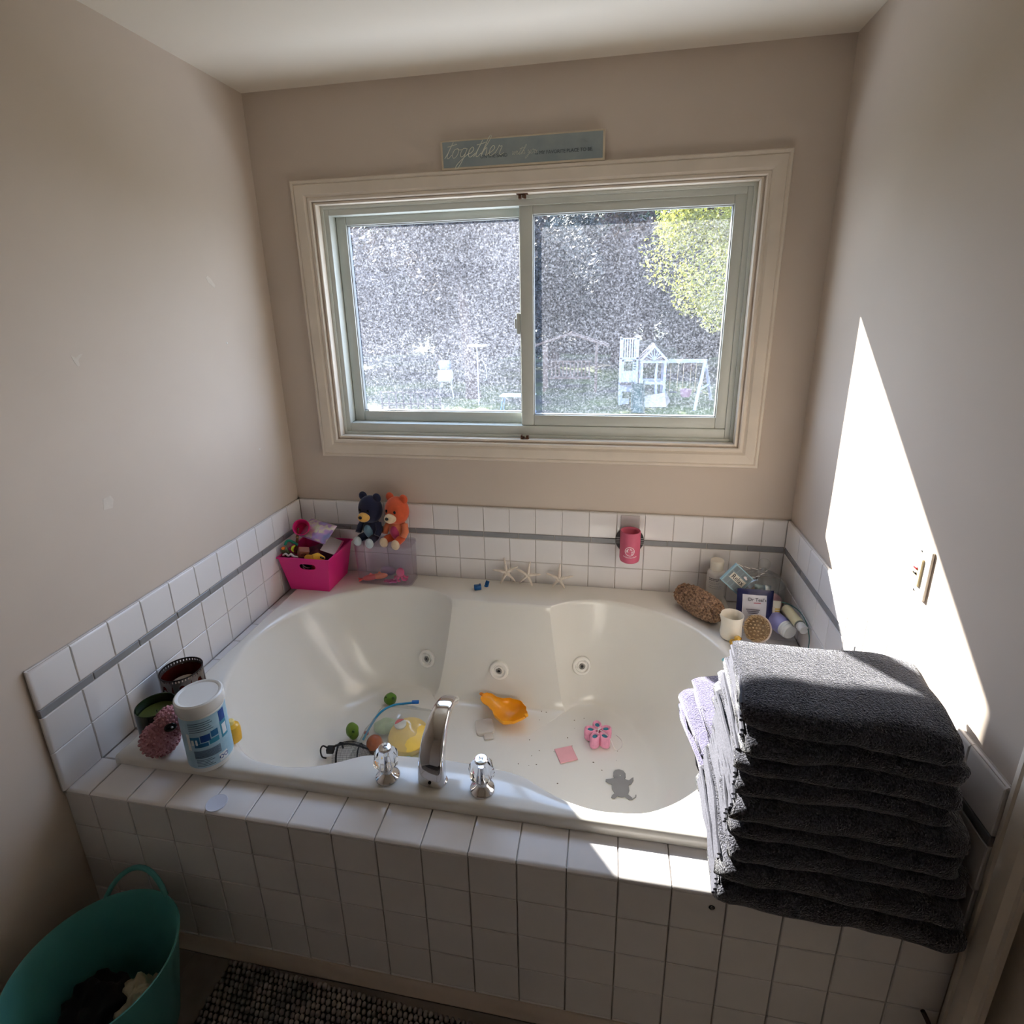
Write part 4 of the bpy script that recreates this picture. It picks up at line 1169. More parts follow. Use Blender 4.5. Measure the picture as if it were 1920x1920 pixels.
def star(label, x, y, lean, turn, lens):
    s = thing('starfish', label, 'starfish', (x, y, ZRIM), (0, 0, 0), 'white starfish leaning on the tiles')
    zc = 0.0
    angs = [PI / 2 + turn + k * 2 * PI / 5 for k in range(5)]
    low = min(math.sin(a) * l for a, l in zip(angs, lens))
    Ms = RX(-lean) @ T(0, 0, -low + 0.0035)
    obj('disc', MB().ball((0, 0, 0), (0.0105, 0.0065, 0.0105), 14, 10, M=Ms), m_star, s)
    for a, l in zip(angs, lens):
        pts = []
        for k in range(6):
            t = k / 5
            bend = 0.06 * math.sin(t * PI) * (1 if math.cos(a) > 0 else -1)
            pts.append((math.cos(a + bend * 0.5) * l * t, 0, math.sin(a + bend * 0.5) * l * t))
        obj('arm', MB().tube(pts, [0.0085, 0.0072, 0.0060, 0.0050, 0.0042, 0.0022], 10, M=Ms), m_star, s, smooth=180)
    return s
star('leftmost white starfish leaning on the tiles, the tallest of the three', 0.948, -0.060, 0.32, 0.20, (0.062, 0.060, 0.054, 0.054, 0.056))
star('middle white starfish leaning on the tiles', 1.040, -0.062, 0.30, -0.16, (0.060, 0.056, 0.048, 0.048, 0.056))
star('rightmost white starfish leaning on the tiles', 1.172, -0.062, 0.30, -0.05, (0.063, 0.058, 0.042, 0.044, 0.060))

ph = thing('silicone_holder', 'pink silicone cup holder with white emblem stuck on the back tiles', 'holder', (1.452, -0.0145, 0.248))
obj('backing_pad', MB().rbox(-0.037, 0.037, -0.003, 0, -0.02, 0.105, 0.0014, 1), mat('grey_pad', (186, 178, 176), 0.4), ph)
dk = obj('grip_disc', MB().lathe([(0.056, 0), (0.056, 0.004), (0.053, 0.007), (0.0, 0.007)], 40, M=T(0, -0.0032, 0) @ RX(PI / 2)), mat('black_silicone', (38, 32, 34), 0.4), ph)
for zz in (-0.012, -0.004, 0.004, 0.012):
    for s in (-1, 1):
        obj('rib', MB().rbox(s * 0.047 - 0.009, s * 0.047 + 0.009, -0.0125, -0.0095, zz - 0.0012, zz + 0.0012, 0.0008, 1), mat('grey_rib', (150, 146, 146), 0.3, 0.5), dk)
m_sil = mat('rose_silicone', (206, 96, 122), 0.55, var=0.03)
cyc = -0.054
obj('cup', MB().lathe([(0.0, -0.067), (0.030, -0.067), (0.037, -0.062), (0.0395, -0.052), (0.0395, 0.060), (0.0375, 0.063), (0.0345, 0.061), (0.031, 0.055), (0.031, -0.052), (0.0, -0.055)], 44, M=T(0, cyc, 0), cap0=False, cap1=False), m_sil, ph)
# emblem: ring with a bird in it, and a curved word below
q = MB()
CE = -PI / 2 - 0.05
q.lathe([(0.0165, 0), (0.019, 0), (0.019, 0.0004), (0.0165, 0.0004)], 36, close=True)
q.prism([(-0.013, -0.004), (-0.013, 0.004), (-0.009, 0.009), (-0.003, 0.011), (-0.006, 0.006), (-0.007, 0.001), (-0.004, -0.003)], 0, 0.0004)
q.prism([(0.000, 0.0125), (0.006, 0.010), (0.011, 0.005), (0.007, 0.005), (0.003, 0.007), (0.0, 0.0065), (-0.002, 0.003), (0.001, 0.009)], 0, 0.0004)
q.prism([(0.005, 0.000), (0.013, 0.001), (0.0145, 0.004), (0.0145, -0.003), (0.006, -0.003)], 0, 0.0004)
q.prism([(0.004, -0.012), (0.008, -0.006), (0.012, -0.007), (0.010, -0.011)], 0, 0.0004)
q.v = [(x, y - 0.010, z) for x, y, z in q.v]
tx = MB()
for k in range(11):      # a word too small to read: a row of uneven letter strokes
    x_ = -0.026 + k * 0.0050; h_ = (0.0034, 0.0024, 0.0022, 0.0036, 0.0024)[k % 5]
    tx.box(x_, x_ + 0.0014, -0.0022, h_ - 0.0008, 0, 0.0003).box(x_ + 0.0014, x_ + 0.0036, (k % 3 - 1) * 0.0014 - 0.0005, (k % 3 - 1) * 0.0014 + 0.0005, 0, 0.0003).box(x_ + 0.0030, x_ + 0.0040, -0.0022, 0.0014, 0, 0.0003)
tx.v = [(x, y - 0.036 + 6.0 * x * x, z) for x, y, z in tx.v]
q.add(tx.v, tx.f)
q.v = [(0.0398 * math.cos(CE + x / 0.0395) + z * math.cos(CE + x / 0.0395), cyc + (0.0398 + z) * math.sin(CE + x / 0.0395), y) for x, y, z in q.v]
obj('emblem', q, mat('emblem_white', (246, 226, 230), 0.5), ph, smooth=0)
# ------------------------------------------------------------------ right end of the tub
lf = thing('loofah', 'brown natural loofah sponge lying on the back right ledge', 'sponge', (1.709, -0.172, ZRIM + 0.046), (0, 0, -0.94))
q = MB()
def loof(u, v):
    a = 2 * PI * u; t = -PI / 2 + PI * v
    x = 0.102 * math.sin(t); r = 0.050 * (max(0.0, math.cos(t)) ** 0.55)
    p = Vector((x, r * math.cos(a), r * math.sin(a) * 0.9))
    n = Vector((x * 0.3, p.y, p.z)); n = n.normalized() if n.length > 1e-6 else Vector((1, 0, 0))
    vd = noise.voronoi(p * 115)[0]
    p = p + n * (-0.007 + 0.014 * min(1.0, (vd[1] - vd[0]) * 1.6 if False else vd[0] * 1.25))
    p.z = max(p.z, -0.0455)
    return tuple(p)
q.grid(loof, 130, 80, wrap=True)
obj('sponge', q, mat('loofah_brown', (96, 72, 56), 0.9, rgb2=(184, 148, 118), vscale=130, bump=0.4, bscale=300), lf, smooth=180)

wb = thing('lotion_bottle', 'white bottle with white cap standing against the back tiles', 'bottle', (1.786, -0.060, ZRIM))
obj('body', MB().lathe([(0.029, 0), (0.0325, 0.003), (0.0335, 0.010), (0.0335, 0.118), (0.031, 0.126), (0.025, 0.131), (0.022, 0.133), (0, 0.133)], 36), mat('bottle_off_white', (216, 210, 202), 0.35, var=0.02), wb)
obj('cap', MB().lathe([(0.0235, 0.132), (0.0250, 0.134), (0.0250, 0.170), (0.0235, 0.173), (0, 0.173)], 36), m_cream, wb)
lb2 = obj('label', cyl_patch(0.0336, 0.018, 0.112, 0, 2 * PI, 48), mat('bottle_label', (226, 222, 216), 0.5), wb)
for k, (z_, a0, a1, h_) in enumerate(((0.106, -0.75, 0.62, 0.0030), (0.0995, -0.75, 0.30, 0.0026), (0.090, -0.75, 0.5, 0.0008), (0.084, -0.75, 0.4, 0.0008), (0.074, -0.75, 0.72, 0.0010), (0.066, -0.75, 0.72, 0.0010))):
    x = a0
    seg = 0
    while x < a1:
        w_ = 0.10 + 0.09 * ((seg * 7 + k * 3) % 4) / 3
        obj('label_line', cyl_patch(0.0341, z_ - h_, z_, -1.78 + x, -1.78 + min(a1, x + w_), 4, th=0.0002), mat('label_ink', (70, 68, 72), 0.5), lb2, smooth=60)
        x += w_ + 0.05; seg += 1

gj = thing('apothecary_jar', 'clear glass apothecary jar with domed lid in the right corner', 'jar', (1.941, -0.112, ZRIM))
m_glass = film('jar_glass', (206, 214, 212), 0.05, 0.03, 0.35)
obj('bowl', MB().lathe([(0.0, 0.0), (0.056, 0.0), (0.066, 0.006), (0.079, 0.030), (0.0825, 0.060), (0.0815, 0.095), (0.079, 0.116), (0.0765, 0.116), (0.079, 0.094), (0.080, 0.060), (0.0765, 0.032), (0.064, 0.009), (0, 0.006)], 48, cap0=False, cap1=False), m_glass, gj, smooth=60)
ld = obj('lid', MB().lathe([(0.084, 0.1165), (0.085, 0.120), (0.083, 0.124), (0.070, 0.136), (0.048, 0.150), (0.024, 0.160), (0.012, 0.166), (0.009, 0.172), (0.006, 0.168), (0.024, 0.157), (0.048, 0.147), (0.070, 0.133), (0.080, 0.1175)], 48, close=True), m_glass, gj, smooth=60)
obj('knob', MB().ball((0, 0, 0.192), (0.022, 0.022, 0.021), 24, 14).ball((0, 0, 0.171), (0.010, 0.010, 0.006), 16, 8), m_glass, ld)
def bomb(label, dx, dy, dz, r, rgb):
    o = thing('bath_bomb', label, 'bath bomb', (1.941 + dx, -0.112 + dy, ZRIM + dz), (0, 0, 0), 'bath bombs in the glass jar')
    h1 = obj('half', MB().lathe([(r * math.sin(a), -r * math.cos(a)) for a in [k * PI / 16 for k in range(0, 8)]] + [(r * 1.0, -0.0008)], 22, cap0=False), mat('bomb_%d_%d_%d' % rgb, rgb, 0.9, var=0.06, vscale=70, bump=0.3, bscale=300), o)
    h2 = obj('half', MB().lathe([(r * 1.0, 0.0008)] + [(r * math.sin(a), -r * math.cos(a)) for a in [k * PI / 16 for k in range(9, 17)]], 22, cap1=False), mat('bomb_%d_%d_%d' % rgb, rgb, 0.9), o)
bomb('pink bath bomb at the right inside the glass jar', 0.040, -0.016, 0.046, 0.033, (214, 158, 164))
bomb('peach bath bomb at the left inside the glass jar', -0.036, -0.022, 0.044, 0.033, (206, 172, 142))
bomb('tan bath bomb at the back inside the glass jar', 0.004, 0.040, 0.044, 0.032, (188, 156, 132))
sp_ = thing('foil_sachet', 'silver blue sachet in the middle of the glass jar', 'sachet', (1.945, -0.118, ZRIM + 0.088), (1.1, 0.1, 0.1))
obj('sachet', pillow(0.062, 0.036, 0.012, 8.0, 16, 12), mat('silver_blue_foil', (134, 158, 166), 0.25, 0.6, var=0.2, vscale=60), sp_, smooth=50)

# Relax plaque hung from the jar knob on baker's twine
pc = Vector((1.831, -0.195, 0.193))
ex = Vector((0.068, 0.012, -0.066)).normalized()
ny = Vector((-0.25, -0.80, 0.45)); ny = (ny - ex * ny.dot(ex)).normalized()
ez = ny.cross(ex)       # up along the plaque
Mr = Matrix((ex, ez, ny)).transposed().to_4x4(); Mr.translation = pc
rs = thing('relax_plaque', 'small blue plaid plaque reading Relax hung on the glass jar', 'plaque', pc)
Mr0 = Mr.copy(); Mr0.translation = (0, 0, 0)
obj('board', MB().rbox(-0.047, 0.047, -0.041, 0.041, -0.012, 0, 0.0015, 1, M=Mr0), mat('plaque_pale_blue', (150, 182, 192), 0.6, var=0.04), rs)
fc = obj('face', MB().box(-0.043, 0.043, -0.037, 0.037, 0, 0.0006, M=Mr0), mat('plaque_grey_blue', (128, 142, 146), 0.6), rs, smooth=0)
for i in range(4):
    for j in range(3):
        obj('plaid_square', MB().box(-0.040 + i * 0.0205, -0.024 + i * 0.0205, -0.034 + j * 0.025, -0.014 + j * 0.025, 0.0006, 0.0010, M=Mr0), mat('plaid_square_grey', (116, 126, 130), 0.6, rnd=0.08), fc, smooth=0)
nl = obj('name_label', MB().box(-0.034, 0.034, -0.012, 0.012, 0.001, 0.0018, M=Mr0), mat('label_cream', (206, 200, 184), 0.6), fc, smooth=0)
tx = text_mb('Relax', 0.026, 0.0003)
obj('lettering', MB().add(tx.v, tx.f, Mr0 @ T(0, 0, 0.0021)).mesh('lettering', mat('ink_charcoal', (44, 44, 48), 0.6), 0), None, nl)
obj('shell', MB().ball((0.014, 0.024, 0.003), (0.006, 0.005, 0.003), 12, 8, M=Mr0).ball((0.022, 0.022, 0.003), (0.004, 0.004, 0.003), 10, 6, M=Mr0), mat('shell_white', (226, 214, 212), 0.5), fc)
def twine(p0, p1, sagv):
    p0, p1 = Vector(p0), Vector(p1)
    pts = [p0.lerp(p1, k / 16) + Vector((0, 0, -sagv * math.sin(PI * k / 16))) for k in range(17)]
    for par in (0, 1):
        q = MB()
        pp_ = []
        for k, p in enumerate(pts):
            a = k * 1.3 + par * PI
            pp_.append(p + Vector((0, math.cos(a), math.sin(a))) * 0.0014)
        q.tube(pp_, 0.0016, 6)
        yield q
top_l = Mr @ Vector((-0.040, 0.040, -0.006)); top_r = Mr @ Vector((0.040, 0.040, -0.006))
kb = Vector((1.941, -0.128, ZRIM + 0.174))
for a_, b_ in ((top_l, kb + Vector((-0.012, 0.004, 0.002))), (top_r, kb + Vector((0.006, -0.004, 0)))):
    for par, q in enumerate(twine(a_ - pc, b_ - pc, 0.006)):
        obj('twine', q, mat('twine_white', (216, 212, 206), 0.9) if par == 0 else mat('twine_grey', (126, 122, 120), 0.9), rs, smooth=180)

pw = thing('salt_pouch', 'navy edged white bath salt pouch leaning on the glass jar', 'pouch', (1.888, -0.236, ZRIM + 0.072), (1.40, 0.0, -0.02))
obj('pouch', pillow(0.122, 0.146, 0.034, 11.0, 22, 22, 0.002), mat('navy_film', (26, 30, 74), 0.3, var=0.08), pw, smooth=50)
q = MB()
def pfront(u, v):
    U = 0.14 + 0.66 * u; V = 0.02 + 0.86 * v
    x, y = (U - 0.5) * 0.122, (V - 0.5) * 0.146
    puff = (max(0, math.sin(PI * U)) ** 0.5) * (max(0, math.sin(PI * V)) ** 0.5)
    z_ = 0.017 * puff + 0.002 * puff * (noise.noise(Vector((x * 60 + 11.0, y * 60, 3))) + 0.6 * noise.noise(Vector((x * 130, y * 130 + 11.0, 1)))) + 0.0006
    return (x, y, z_)
q.grid(pfront, 16, 16)
fp = obj('front_panel', q, mat('pouch_white', (208, 206, 212), 0.35, var=0.03), pw, smooth=60)
def on_pouch(mb_, name, m, dx, dy):
    mb_.v = [(x + dx, y + dy, z_ + 0.0204 - 2.2 * (x + dx) ** 2 - 1.3 * (y + dy) ** 2) for x, y, z_ in mb_.v]
    obj(name, mb_.mesh(name, m, 0), None, fp)
on_pouch(text_mb("Dr Teal's", 0.0165, 0.0003), 'lettering', mat('ink_black', (30, 30, 36), 0.5), 0.004, 0.040)
on_pouch(MB().box(-0.012, 0.012, -0.0014, 0.0014, 0, 0.0003), 'print_line', mat('ink_red', (170, 70, 86), 0.5), 0.004, 0.029)
for k in range(3):
    on_pouch(MB().box(-0.026 + 0.004 * k, 0.020 - 0.003 * k, -0.0016, 0.0016, 0, 0.0003), 'print_line', mat('ink_grey', (110, 104, 116), 0.5), -0.006, 0.004 - k * 0.0065)
on_pouch(MB().prism([(-0.016, -0.018), (0.016, -0.018), (0.014, 0.004), (0.004, 0.010), (-0.012, 0.006)], 0, 0.0003), 'print_flower', mat('ink_plum', (86, 56, 76), 0.5), -0.006, -0.044)

yt = thing('cream_tube', 'white squeeze tube with yellow stripes standing before the pouch', 'tube', (1.948, -0.236, ZRIM), (-0.14, 0, -0.08))
rg = []
for z_, a, b in ((0.0, 0.014, 0.013), (0.012, 0.0145, 0.0135), (0.0135, 0.022, 0.0165), (0.018, 0.024, 0.0170), (0.055, 0.0265, 0.0110), (0.085, 0.0285, 0.0045), (0.094, 0.029, 0.0014), (0.104, 0.029, 0.0012)):
    rg.append([(a * math.cos(2 * PI * k / 28), b * math.sin(2 * PI * k / 28), z_) for k in range(28)])
tbod = obj('tube', MB().loft(rg), mat('tube_white', (222, 216, 200), 0.35), yt)
for z0_, z1_ in ((0.074, 0.078), (0.066, 0.070)):
    rr = []
    for z_ in (z0_, z1_):
        t = (z_ - 0.055) / 0.030; a = 0.0265 + 0.002 * t; b = 0.0110 - 0.0065 * t
        rr.append([((a + 0.0003) * math.cos(2 * PI * k / 28), (b + 0.0003) * math.sin(2 * PI * k / 28), z_) for k in range(28)])
    obj('stripe', MB().loft(rr, cap0=False, cap1=False), mat('stripe_yellow', (222, 178, 60), 0.4), tbod)
obj('logo_block', MB().rbox(-0.009, 0.009, -0.0118, -0.0060, 0.060, 0.084, 0.001, 1), mat('tube_label', (226, 214, 196), 0.4), tbod)
obj('print_line', MB().box(-0.012, 0.012, -0.0153, -0.0135, 0.038, 0.042), mat('ink_grey', (110, 104, 116), 0.5), tbod, smooth=0)

def lying(name, label, cat, a, b, r, parts):
    """a lathed thing lying with its axis from a to b"""
    a, b = Vector(a), Vector(b)
    ax = (b - a).normalized()
    o = thing(name, label, cat, a)
    o.rotation_euler = ax.to_track_quat('Z', 'Y').to_euler()
    for nm, prof, m in parts:
        obj(nm, MB().lathe(prof, 36, cap0=False, cap1=False), m, o)
    return o
L = 0.105
lying('lavender_bottle', 'lavender bottle with white cap lying on its side by the right wall', 'bottle', (1.948, -0.208, ZRIM + 0.036), (1.990, -0.302, ZRIM + 0.033), 0.03,
      [('body', [(0, 0), (0.026, 0), (0.030, 0.003), (0.031, 0.010), (0.031, 0.074), (0.029, 0.080), (0, 0.080)], mat('lavender_plastic', (150, 148, 200), 0.4, var=0.03)),
       ('base_band', [(0.0312, 0.002), (0.0318, 0.003), (0.0318, 0.010), (0.0312, 0.011)], mat('peach_band', (214, 186, 164), 0.4)),
       ('cap', [(0.026, 0.079), (0.0285, 0.081), (0.0285, 0.088), (0.026, 0.089), (0.0285, 0.090), (0.0285, 0.097), (0.026, 0.098), (0.027, 0.099), (0.027, 0.106), (0.024, 0.110), (0.020, 0.108), (0, 0.108)], mat('cap_white', (226, 226, 222), 0.3))])
lying('lotion_tube', 'pale yellow lotion tube lying along the right wall', 'tube', (1.995, -0.235, 0.112), (2.014, -0.362, 0.108), 0.02,
      [('body', [(0, 0), (0.016, 0), (0.0165, 0.01), (0.0175, 0.090), (0.016, 0.097), (0, 0.097)], mat('pale_yellow_tube', (208, 198, 158), 0.45, var=0.04)),
       ('collar', [(0.0172, 0.096), (0.0172, 0.101), (0, 0.101)], mat('tube_grey_collar', (104, 108, 98), 0.4)),
       ('cap', [(0.015, 0.1005), (0.0155, 0.103), (0.0155, 0.126), (0.0135, 0.129), (0, 0.129)], mat('tube_cap_grey', (206, 204, 200), 0.35))])
ct = thing('looped_cord', 'thin teal green cord looped behind the lotion tube', 'cord', (1.985, -0.24, ZRIM))
obj('cord', MB().tube(catmull([(-0.050, 0.030, 0.076), (-0.010, 0.020, 0.098), (0.020, -0.010, 0.104), (0.036, -0.060, 0.104), (0.040, -0.110, 0.090), (0.038, -0.150, 0.060), (0.030, -0.170, 0.012)], 6), 0.0016, 6), mat('teal_cord_plastic', (40, 96, 92), 0.5), ct)
obj('cord_end', MB().ball((-0.051, 0.031, 0.075), 0.003, 10, 6), mat('teal_cord_plastic', (40, 96, 92), 0.5), ct)

# round body brush leaning up
bn_ = Vector((-0.62, -0.60, 0.50)).normalized()
br = thing('body_brush', 'round tan massage brush with rubber nubs and bristle edge', 'brush', (1.880, -0.322, ZRIM + 0.047))
br.rotation_euler = bn_.to_track_quat('Z', 'Y').to_euler()
obj('back', MB().lathe([(0.0, -0.020), (0.030, -0.019), (0.044, -0.014), (0.0475, -0.006), (0.0475, 0.000), (0.0, 0.0)], 40, cap0=False, cap1=False), mat('brush_cream', (214, 198, 188), 0.4), br)
pad = obj('pad', MB().lathe([(0.0445, 0.0002), (0.0445, 0.003), (0.0, 0.004)], 40, cap0=False, cap1=False), mat('brush_tan_pad', (150, 124, 94), 0.5, var=0.06), br)
for ring_r, cnt in ((0.0, 1), (0.012, 6), (0.024, 11)):
    for k in range(cnt):
        a = 2 * PI * k / cnt + ring_r * 30
        obj('nub', MB().lathe([(0.0032, 0.003), (0.0028, 0.008), (0.0016, 0.0098), (0, 0.010)], 10, M=T(ring_r * math.cos(a), ring_r * math.sin(a), 0), cap0=False, cap1=False), mat('brush_nub', (186, 160, 124), 0.35), pad)
q = MB(); rr_ = random.Random(8)
for k in range(260):
    a = rr_.random() * 2 * PI; r_ = 0.033 + rr_.random() * 0.0105
    s = r_ / 0.044
    q.tube([(r_ * math.cos(a), r_ * math.sin(a), 0.002), (r_ * 1.06 * math.cos(a), r_ * 1.06 * math.sin(a), 0.0135)], 0.0009, 4)
b = obj('bristles', q, mat('bristle_tan', (204, 176, 136), 0.6), br, smooth=0); b['kind'] = 'stuff'

cp = thing('cream_cup', 'cream ceramic pouring cup beside the brush', 'cup', (1.797, -0.315, ZRIM), (0, 0, 0))
def lip(a, z_):
    d_ = abs((a - 3.3 + PI) % (2 * PI) - PI)
    return 1.0 + (0.20 * max(0.0, 1 - d_ / 0.42) ** 2 if z_ > 0.080 else (0.08 * max(0.0, 1 - d_ / 0.42) ** 2 if z_ > 0.066 else 0.0))
obj('cup', MB().lathe([(0.0, 0.0), (0.026, 0.0), (0.033, 0.004), (0.0365, 0.018), (0.0345, 0.045), (0.035, 0.068), (0.0375, 0.090), (0.0372, 0.0915), (0.0355, 0.090), (0.033, 0.068), (0.0325, 0.045), (0.034, 0.020), (0.030, 0.007), (0.0, 0.005)], 48, cap0=False, cap1=False, rf=lip), m_cream, cp, smooth=50)
dk_ = thing('rubber_duck', 'tiny golden yellow duck in front of the cream cup', 'duck', (1.802, -0.378, ZRIM), (0, 0, 0.5))
m_duck = mat('gold_yellow', (206, 160, 62), 0.25, var=0.06, coat=0.3)
obj('body', MB().ball((0, 0, 0.015), (0.021, 0.017, 0.0155), 20, 12), m_duck, dk_)
obj('head', MB().ball((0.004, 0, 0.035), (0.0115, 0.0110, 0.011), 16, 10), m_duck, dk_)
obj('beak', MB().ball((0.016, 0, 0.033), (0.006, 0.005, 0.0025), 12, 6), mat('beak_orange', (196, 118, 48), 0.35), dk_)
for s in (-1, 1):
    obj('wing', MB().ball((-0.004, s * 0.0145, 0.018), (0.012, 0.005, 0.008), 12, 8), m_duck, dk_)

rz_ = thing('razor', 'teal disposable razor lying on the right rim of the tub', 'razor', (1.768, -0.462, ZRIM + 0.006), (0, 0, 0.75))
obj('handle', MB().tube(catmull([(-0.012, 0, 0.002), (0.010, 0, 0.003), (0.04, 0, 0.004), (0.075, 0, 0.0)], 5), [0.004] + [0.005] * 5 + [0.0065] * 6 + [0.0055] * 3 + [0.005], 10), mat('aqua_plastic', (128, 206, 214), 0.3, coat=0.3), rz_)
for k in range(5):
    obj('grip_ring', MB().lathe([(0.0066, 0), (0.0072, 0.0015), (0.0066, 0.003)], 14, M=T(0.030 + k * 0.007, 0, 0.0035) @ RY(PI / 2), cap0=False, cap1=False), mat('aqua_dark', (28, 108, 122), 0.4), rz_)
obj('head', MB().rbox(-0.020, -0.010, -0.019, 0.019, -0.002, 0.005, 0.0015, 1), mat('aqua_plastic', (128, 206, 214), 0.3), rz_)

# ------------------------------------------------------------------ toys in the tub
def zt(x, y, up=0.0): return tub_z(x, y) + up
# duck shaped bath scoop
x, y = 0.985, -0.362
sc_ = thing('duck_scoop', 'orange duck shaped scoop lying in the tub', 'scoop', (x, y, zt(x, y, 0.001)), (0, 0, -0.42))
m_or = mat('orange_scoop', (250, 168, 28), 0.3, var=0.03, coat=0.2)
NS = 48
def scoop_w(t):   # half width along length t 0..1 (head -> tail)
    ks = [(0, 0.006), (0.06, 0.024), (0.14, 0.031), (0.24, 0.030), (0.34, 0.036), (0.5, 0.056), (0.68, 0.064), (0.84, 0.050), (0.94, 0.026), (1.0, 0.012)]
    for (a, wa), (b, wb_) in zip(ks, ks[1:]):
        if a <= t <= b:
            u = (t - a) / (b - a); u = u * u * (3 - 2 * u); return wa + (wb_ - wa) * u
    return 0.006
def scoop_d(t): return 0.012 + 0.034 * math.exp(-((t - 0.62) / 0.24) ** 2)
rings_o, rings_i = [], []
for i in range(NS + 1):
    t = i / NS
    xx = -0.105 + 0.21 * t; w_ = scoop_w(t); dp = scoop_d(t)
    rimz = 0.047 + 0.012 * max(0, (t - 0.85) / 0.15) ** 2 + 0.010 * max(0, (0.3 - t) / 0.3)
    ro, ri = [], []
    for k in range(17):
        a = PI * k / 16
        ro.append((xx, -w_ * math.cos(a), max(0.0, rimz - dp * math.sin(a) ** 0.8)))
        ri.append((xx, -(w_ - 0.0022) * math.cos(a) if w_ > 0.004 else 0, max(0.0025, rimz - (dp - 0.0025) * math.sin(a) ** 0.8)))
    rings_o.append(ro + list(reversed(ri)))
q = MB(); q.loft(rings_o)
obj('bowl', q, m_or, sc_, smooth=50, fix=True)
obj('beak', MB().ball((-0.112, 0.012, 0.046), (0.013, 0.008, 0.005), 12, 8), mat('beak_deep_orange', (226, 132, 30), 0.35), sc_)
obj('tail_tip', MB().ball((0.105, 0, 0.057), (0.009, 0.008, 0.006), 12, 8), m_or, sc_)

x, y = 0.925, -0.432
cl = thing('plastic_lid', 'clear plastic lid with a tab lying beside the orange scoop', 'lid', (x, y, zt(x, y, 0.0015)), (0, 0, 0.35))
m_cw = mat('frosted_plastic', (226, 216, 204), 0.15, alpha=0.55)
obj('plate', MB().loft([[(a, b, z_) for a, b in rrect(0.034 - d_, 0.036 - d_, 0.012)] for d_, z_ in ((0.0, 0.0), (0.0, 0.010), (0.002, 0.012))]), m_cw, cl, smooth=60)
obj('tab', MB().rbox(-0.010, 0.026, -0.062, -0.034, 0.0, 0.007, 0.003, 2), m_cw, cl)

x, y = 1.240, -0.512
tag(obj('foam_square', MB().rbox(-0.033, 0.033, -0.033, 0.033, 0, 0.004, 0.0015, 1), mat('pale_pink_foam', (232, 170, 174), 0.8, var=0.03), None, (x, y, zt(x, y, 0.0015)), (0, 0, 0.42)), 'pale pink foam square lying on the tub floor', 'foam square')

x, y = 1.352, -0.425
fw = thing('flower_sponge', 'pink and teal flower sponge with a white string on the tub floor', 'sponge', (x, y, zt(x, y, 0.001)), (0, 0, 0.2))
m_fp = mat('sponge_pink', (242, 164, 190), 0.9, var=0.06, vscale=80, bump=0.5, bscale=300); m_ft = mat('sponge_teal', (70, 142, 158), 0.9, var=0.1, vscale=80, bump=0.5, bscale=300)
for k in range(5):
    a = k * 2 * PI / 5 + 0.3
    loop = []
    for j in range(20):
        b = 2 * PI * j / 20
        px_, py_ = 0.030 + 0.021 * math.cos(b), 0.0165 * math.sin(b)
        loop.append((px_ * math.cos(a) - py_ * math.sin(a), px_ * math.sin(a) + py_ * math.cos(a)))
    q = MB()
    rg = []
    for px_, py_ in loop:
        cx_, cy_ = 0.030 * math.cos(a), 0.030 * math.sin(a)
        ix, iy = cx_ + (px_ - cx_) * 0.55, cy_ + (py_ - cy_) * 0.55
        ox, oy = cx_ + (px_ - cx_) * 1.02, cy_ + (py_ - cy_) * 1.02
        rg.append([(ox, oy, 0.002), (ox * 1.03, oy * 1.03, 0.02), (ox, oy, 0.042), ((ox + ix) / 2, (oy + iy) / 2, 0.046), (ix, iy, 0.042), (ix, iy, 0.002)])
    q.loft(rg + [rg[0]], cap0=False, cap1=False)
    pe = obj('petal', q, m_fp, fw, smooth=60, fix=True)
    il = []
    for px_, py_ in loop:
        cx_, cy_ = 0.030 * math.cos(a), 0.030 * math.sin(a)
        il.append((cx_ + (px_ - cx_) * 0.50, cy_ + (py_ - cy_) * 0.50))
    obj('petal_core', MB().prism(il, 0.004, 0.039), m_ft, pe, smooth=30)
obj('string', MB().tube(catmull([(0, 0, 0.046), (0.012, -0.010, 0.047), (0.034, -0.034, 0.040), (0.052, -0.050, 0.004), (0.075, -0.040, 0.002), (0.085, -0.010, 0.002), (0.070, 0.020, 0.002)], 6), 0.0012, 6), mat('string_white', (226, 220, 216), 0.8), fw)
obj('string_cross', MB().tube([(-0.016, 0.006, 0.044), (0, 0, 0.048), (0.014, 0.012, 0.044)], 0.0016, 6).tube([(-0.006, -0.016, 0.044), (0, 0, 0.048), (0.004, 0.016, 0.044)], 0.0016, 6), mat('string_white', (226, 220, 216), 0.8), fw)

x, y = 1.428, -0.612
pg = thing('penguin_mat', 'flat grey penguin shaped sticker on the tub floor', 'mat', (x, y, zt(x, y, 0.002)), (0, 0, 0.05))
pen = [(0.0, 0.062), (0.014, 0.058), (0.021, 0.046), (0.020, 0.032), (0.016, 0.024), (0.030, 0.020), (0.040, 0.030), (0.046, 0.034), (0.045, 0.022), (0.036, 0.006), (0.027, 0.000), (0.028, -0.020), (0.022, -0.036), (0.034, -0.046), (0.036, -0.054), (0.024, -0.056), (0.012, -0.046), (0.0, -0.049), (-0.012, -0.046), (-0.022, -0.056), (-0.033, -0.054), (-0.030, -0.045), (-0.020, -0.036), (-0.028, -0.020), (-0.028, -0.002), (-0.036, 0.000), (-0.048, 0.008), (-0.047, 0.016), (-0.030, 0.020), (-0.017, 0.024), (-0.021, 0.034), (-0.020, 0.048), (-0.013, 0.058)]
obj('silhouette', MB().prism(pen, 0, 0.002), mat('grey_vinyl', (140, 137, 134), 0.6, var=0.04), pg, smooth=0)
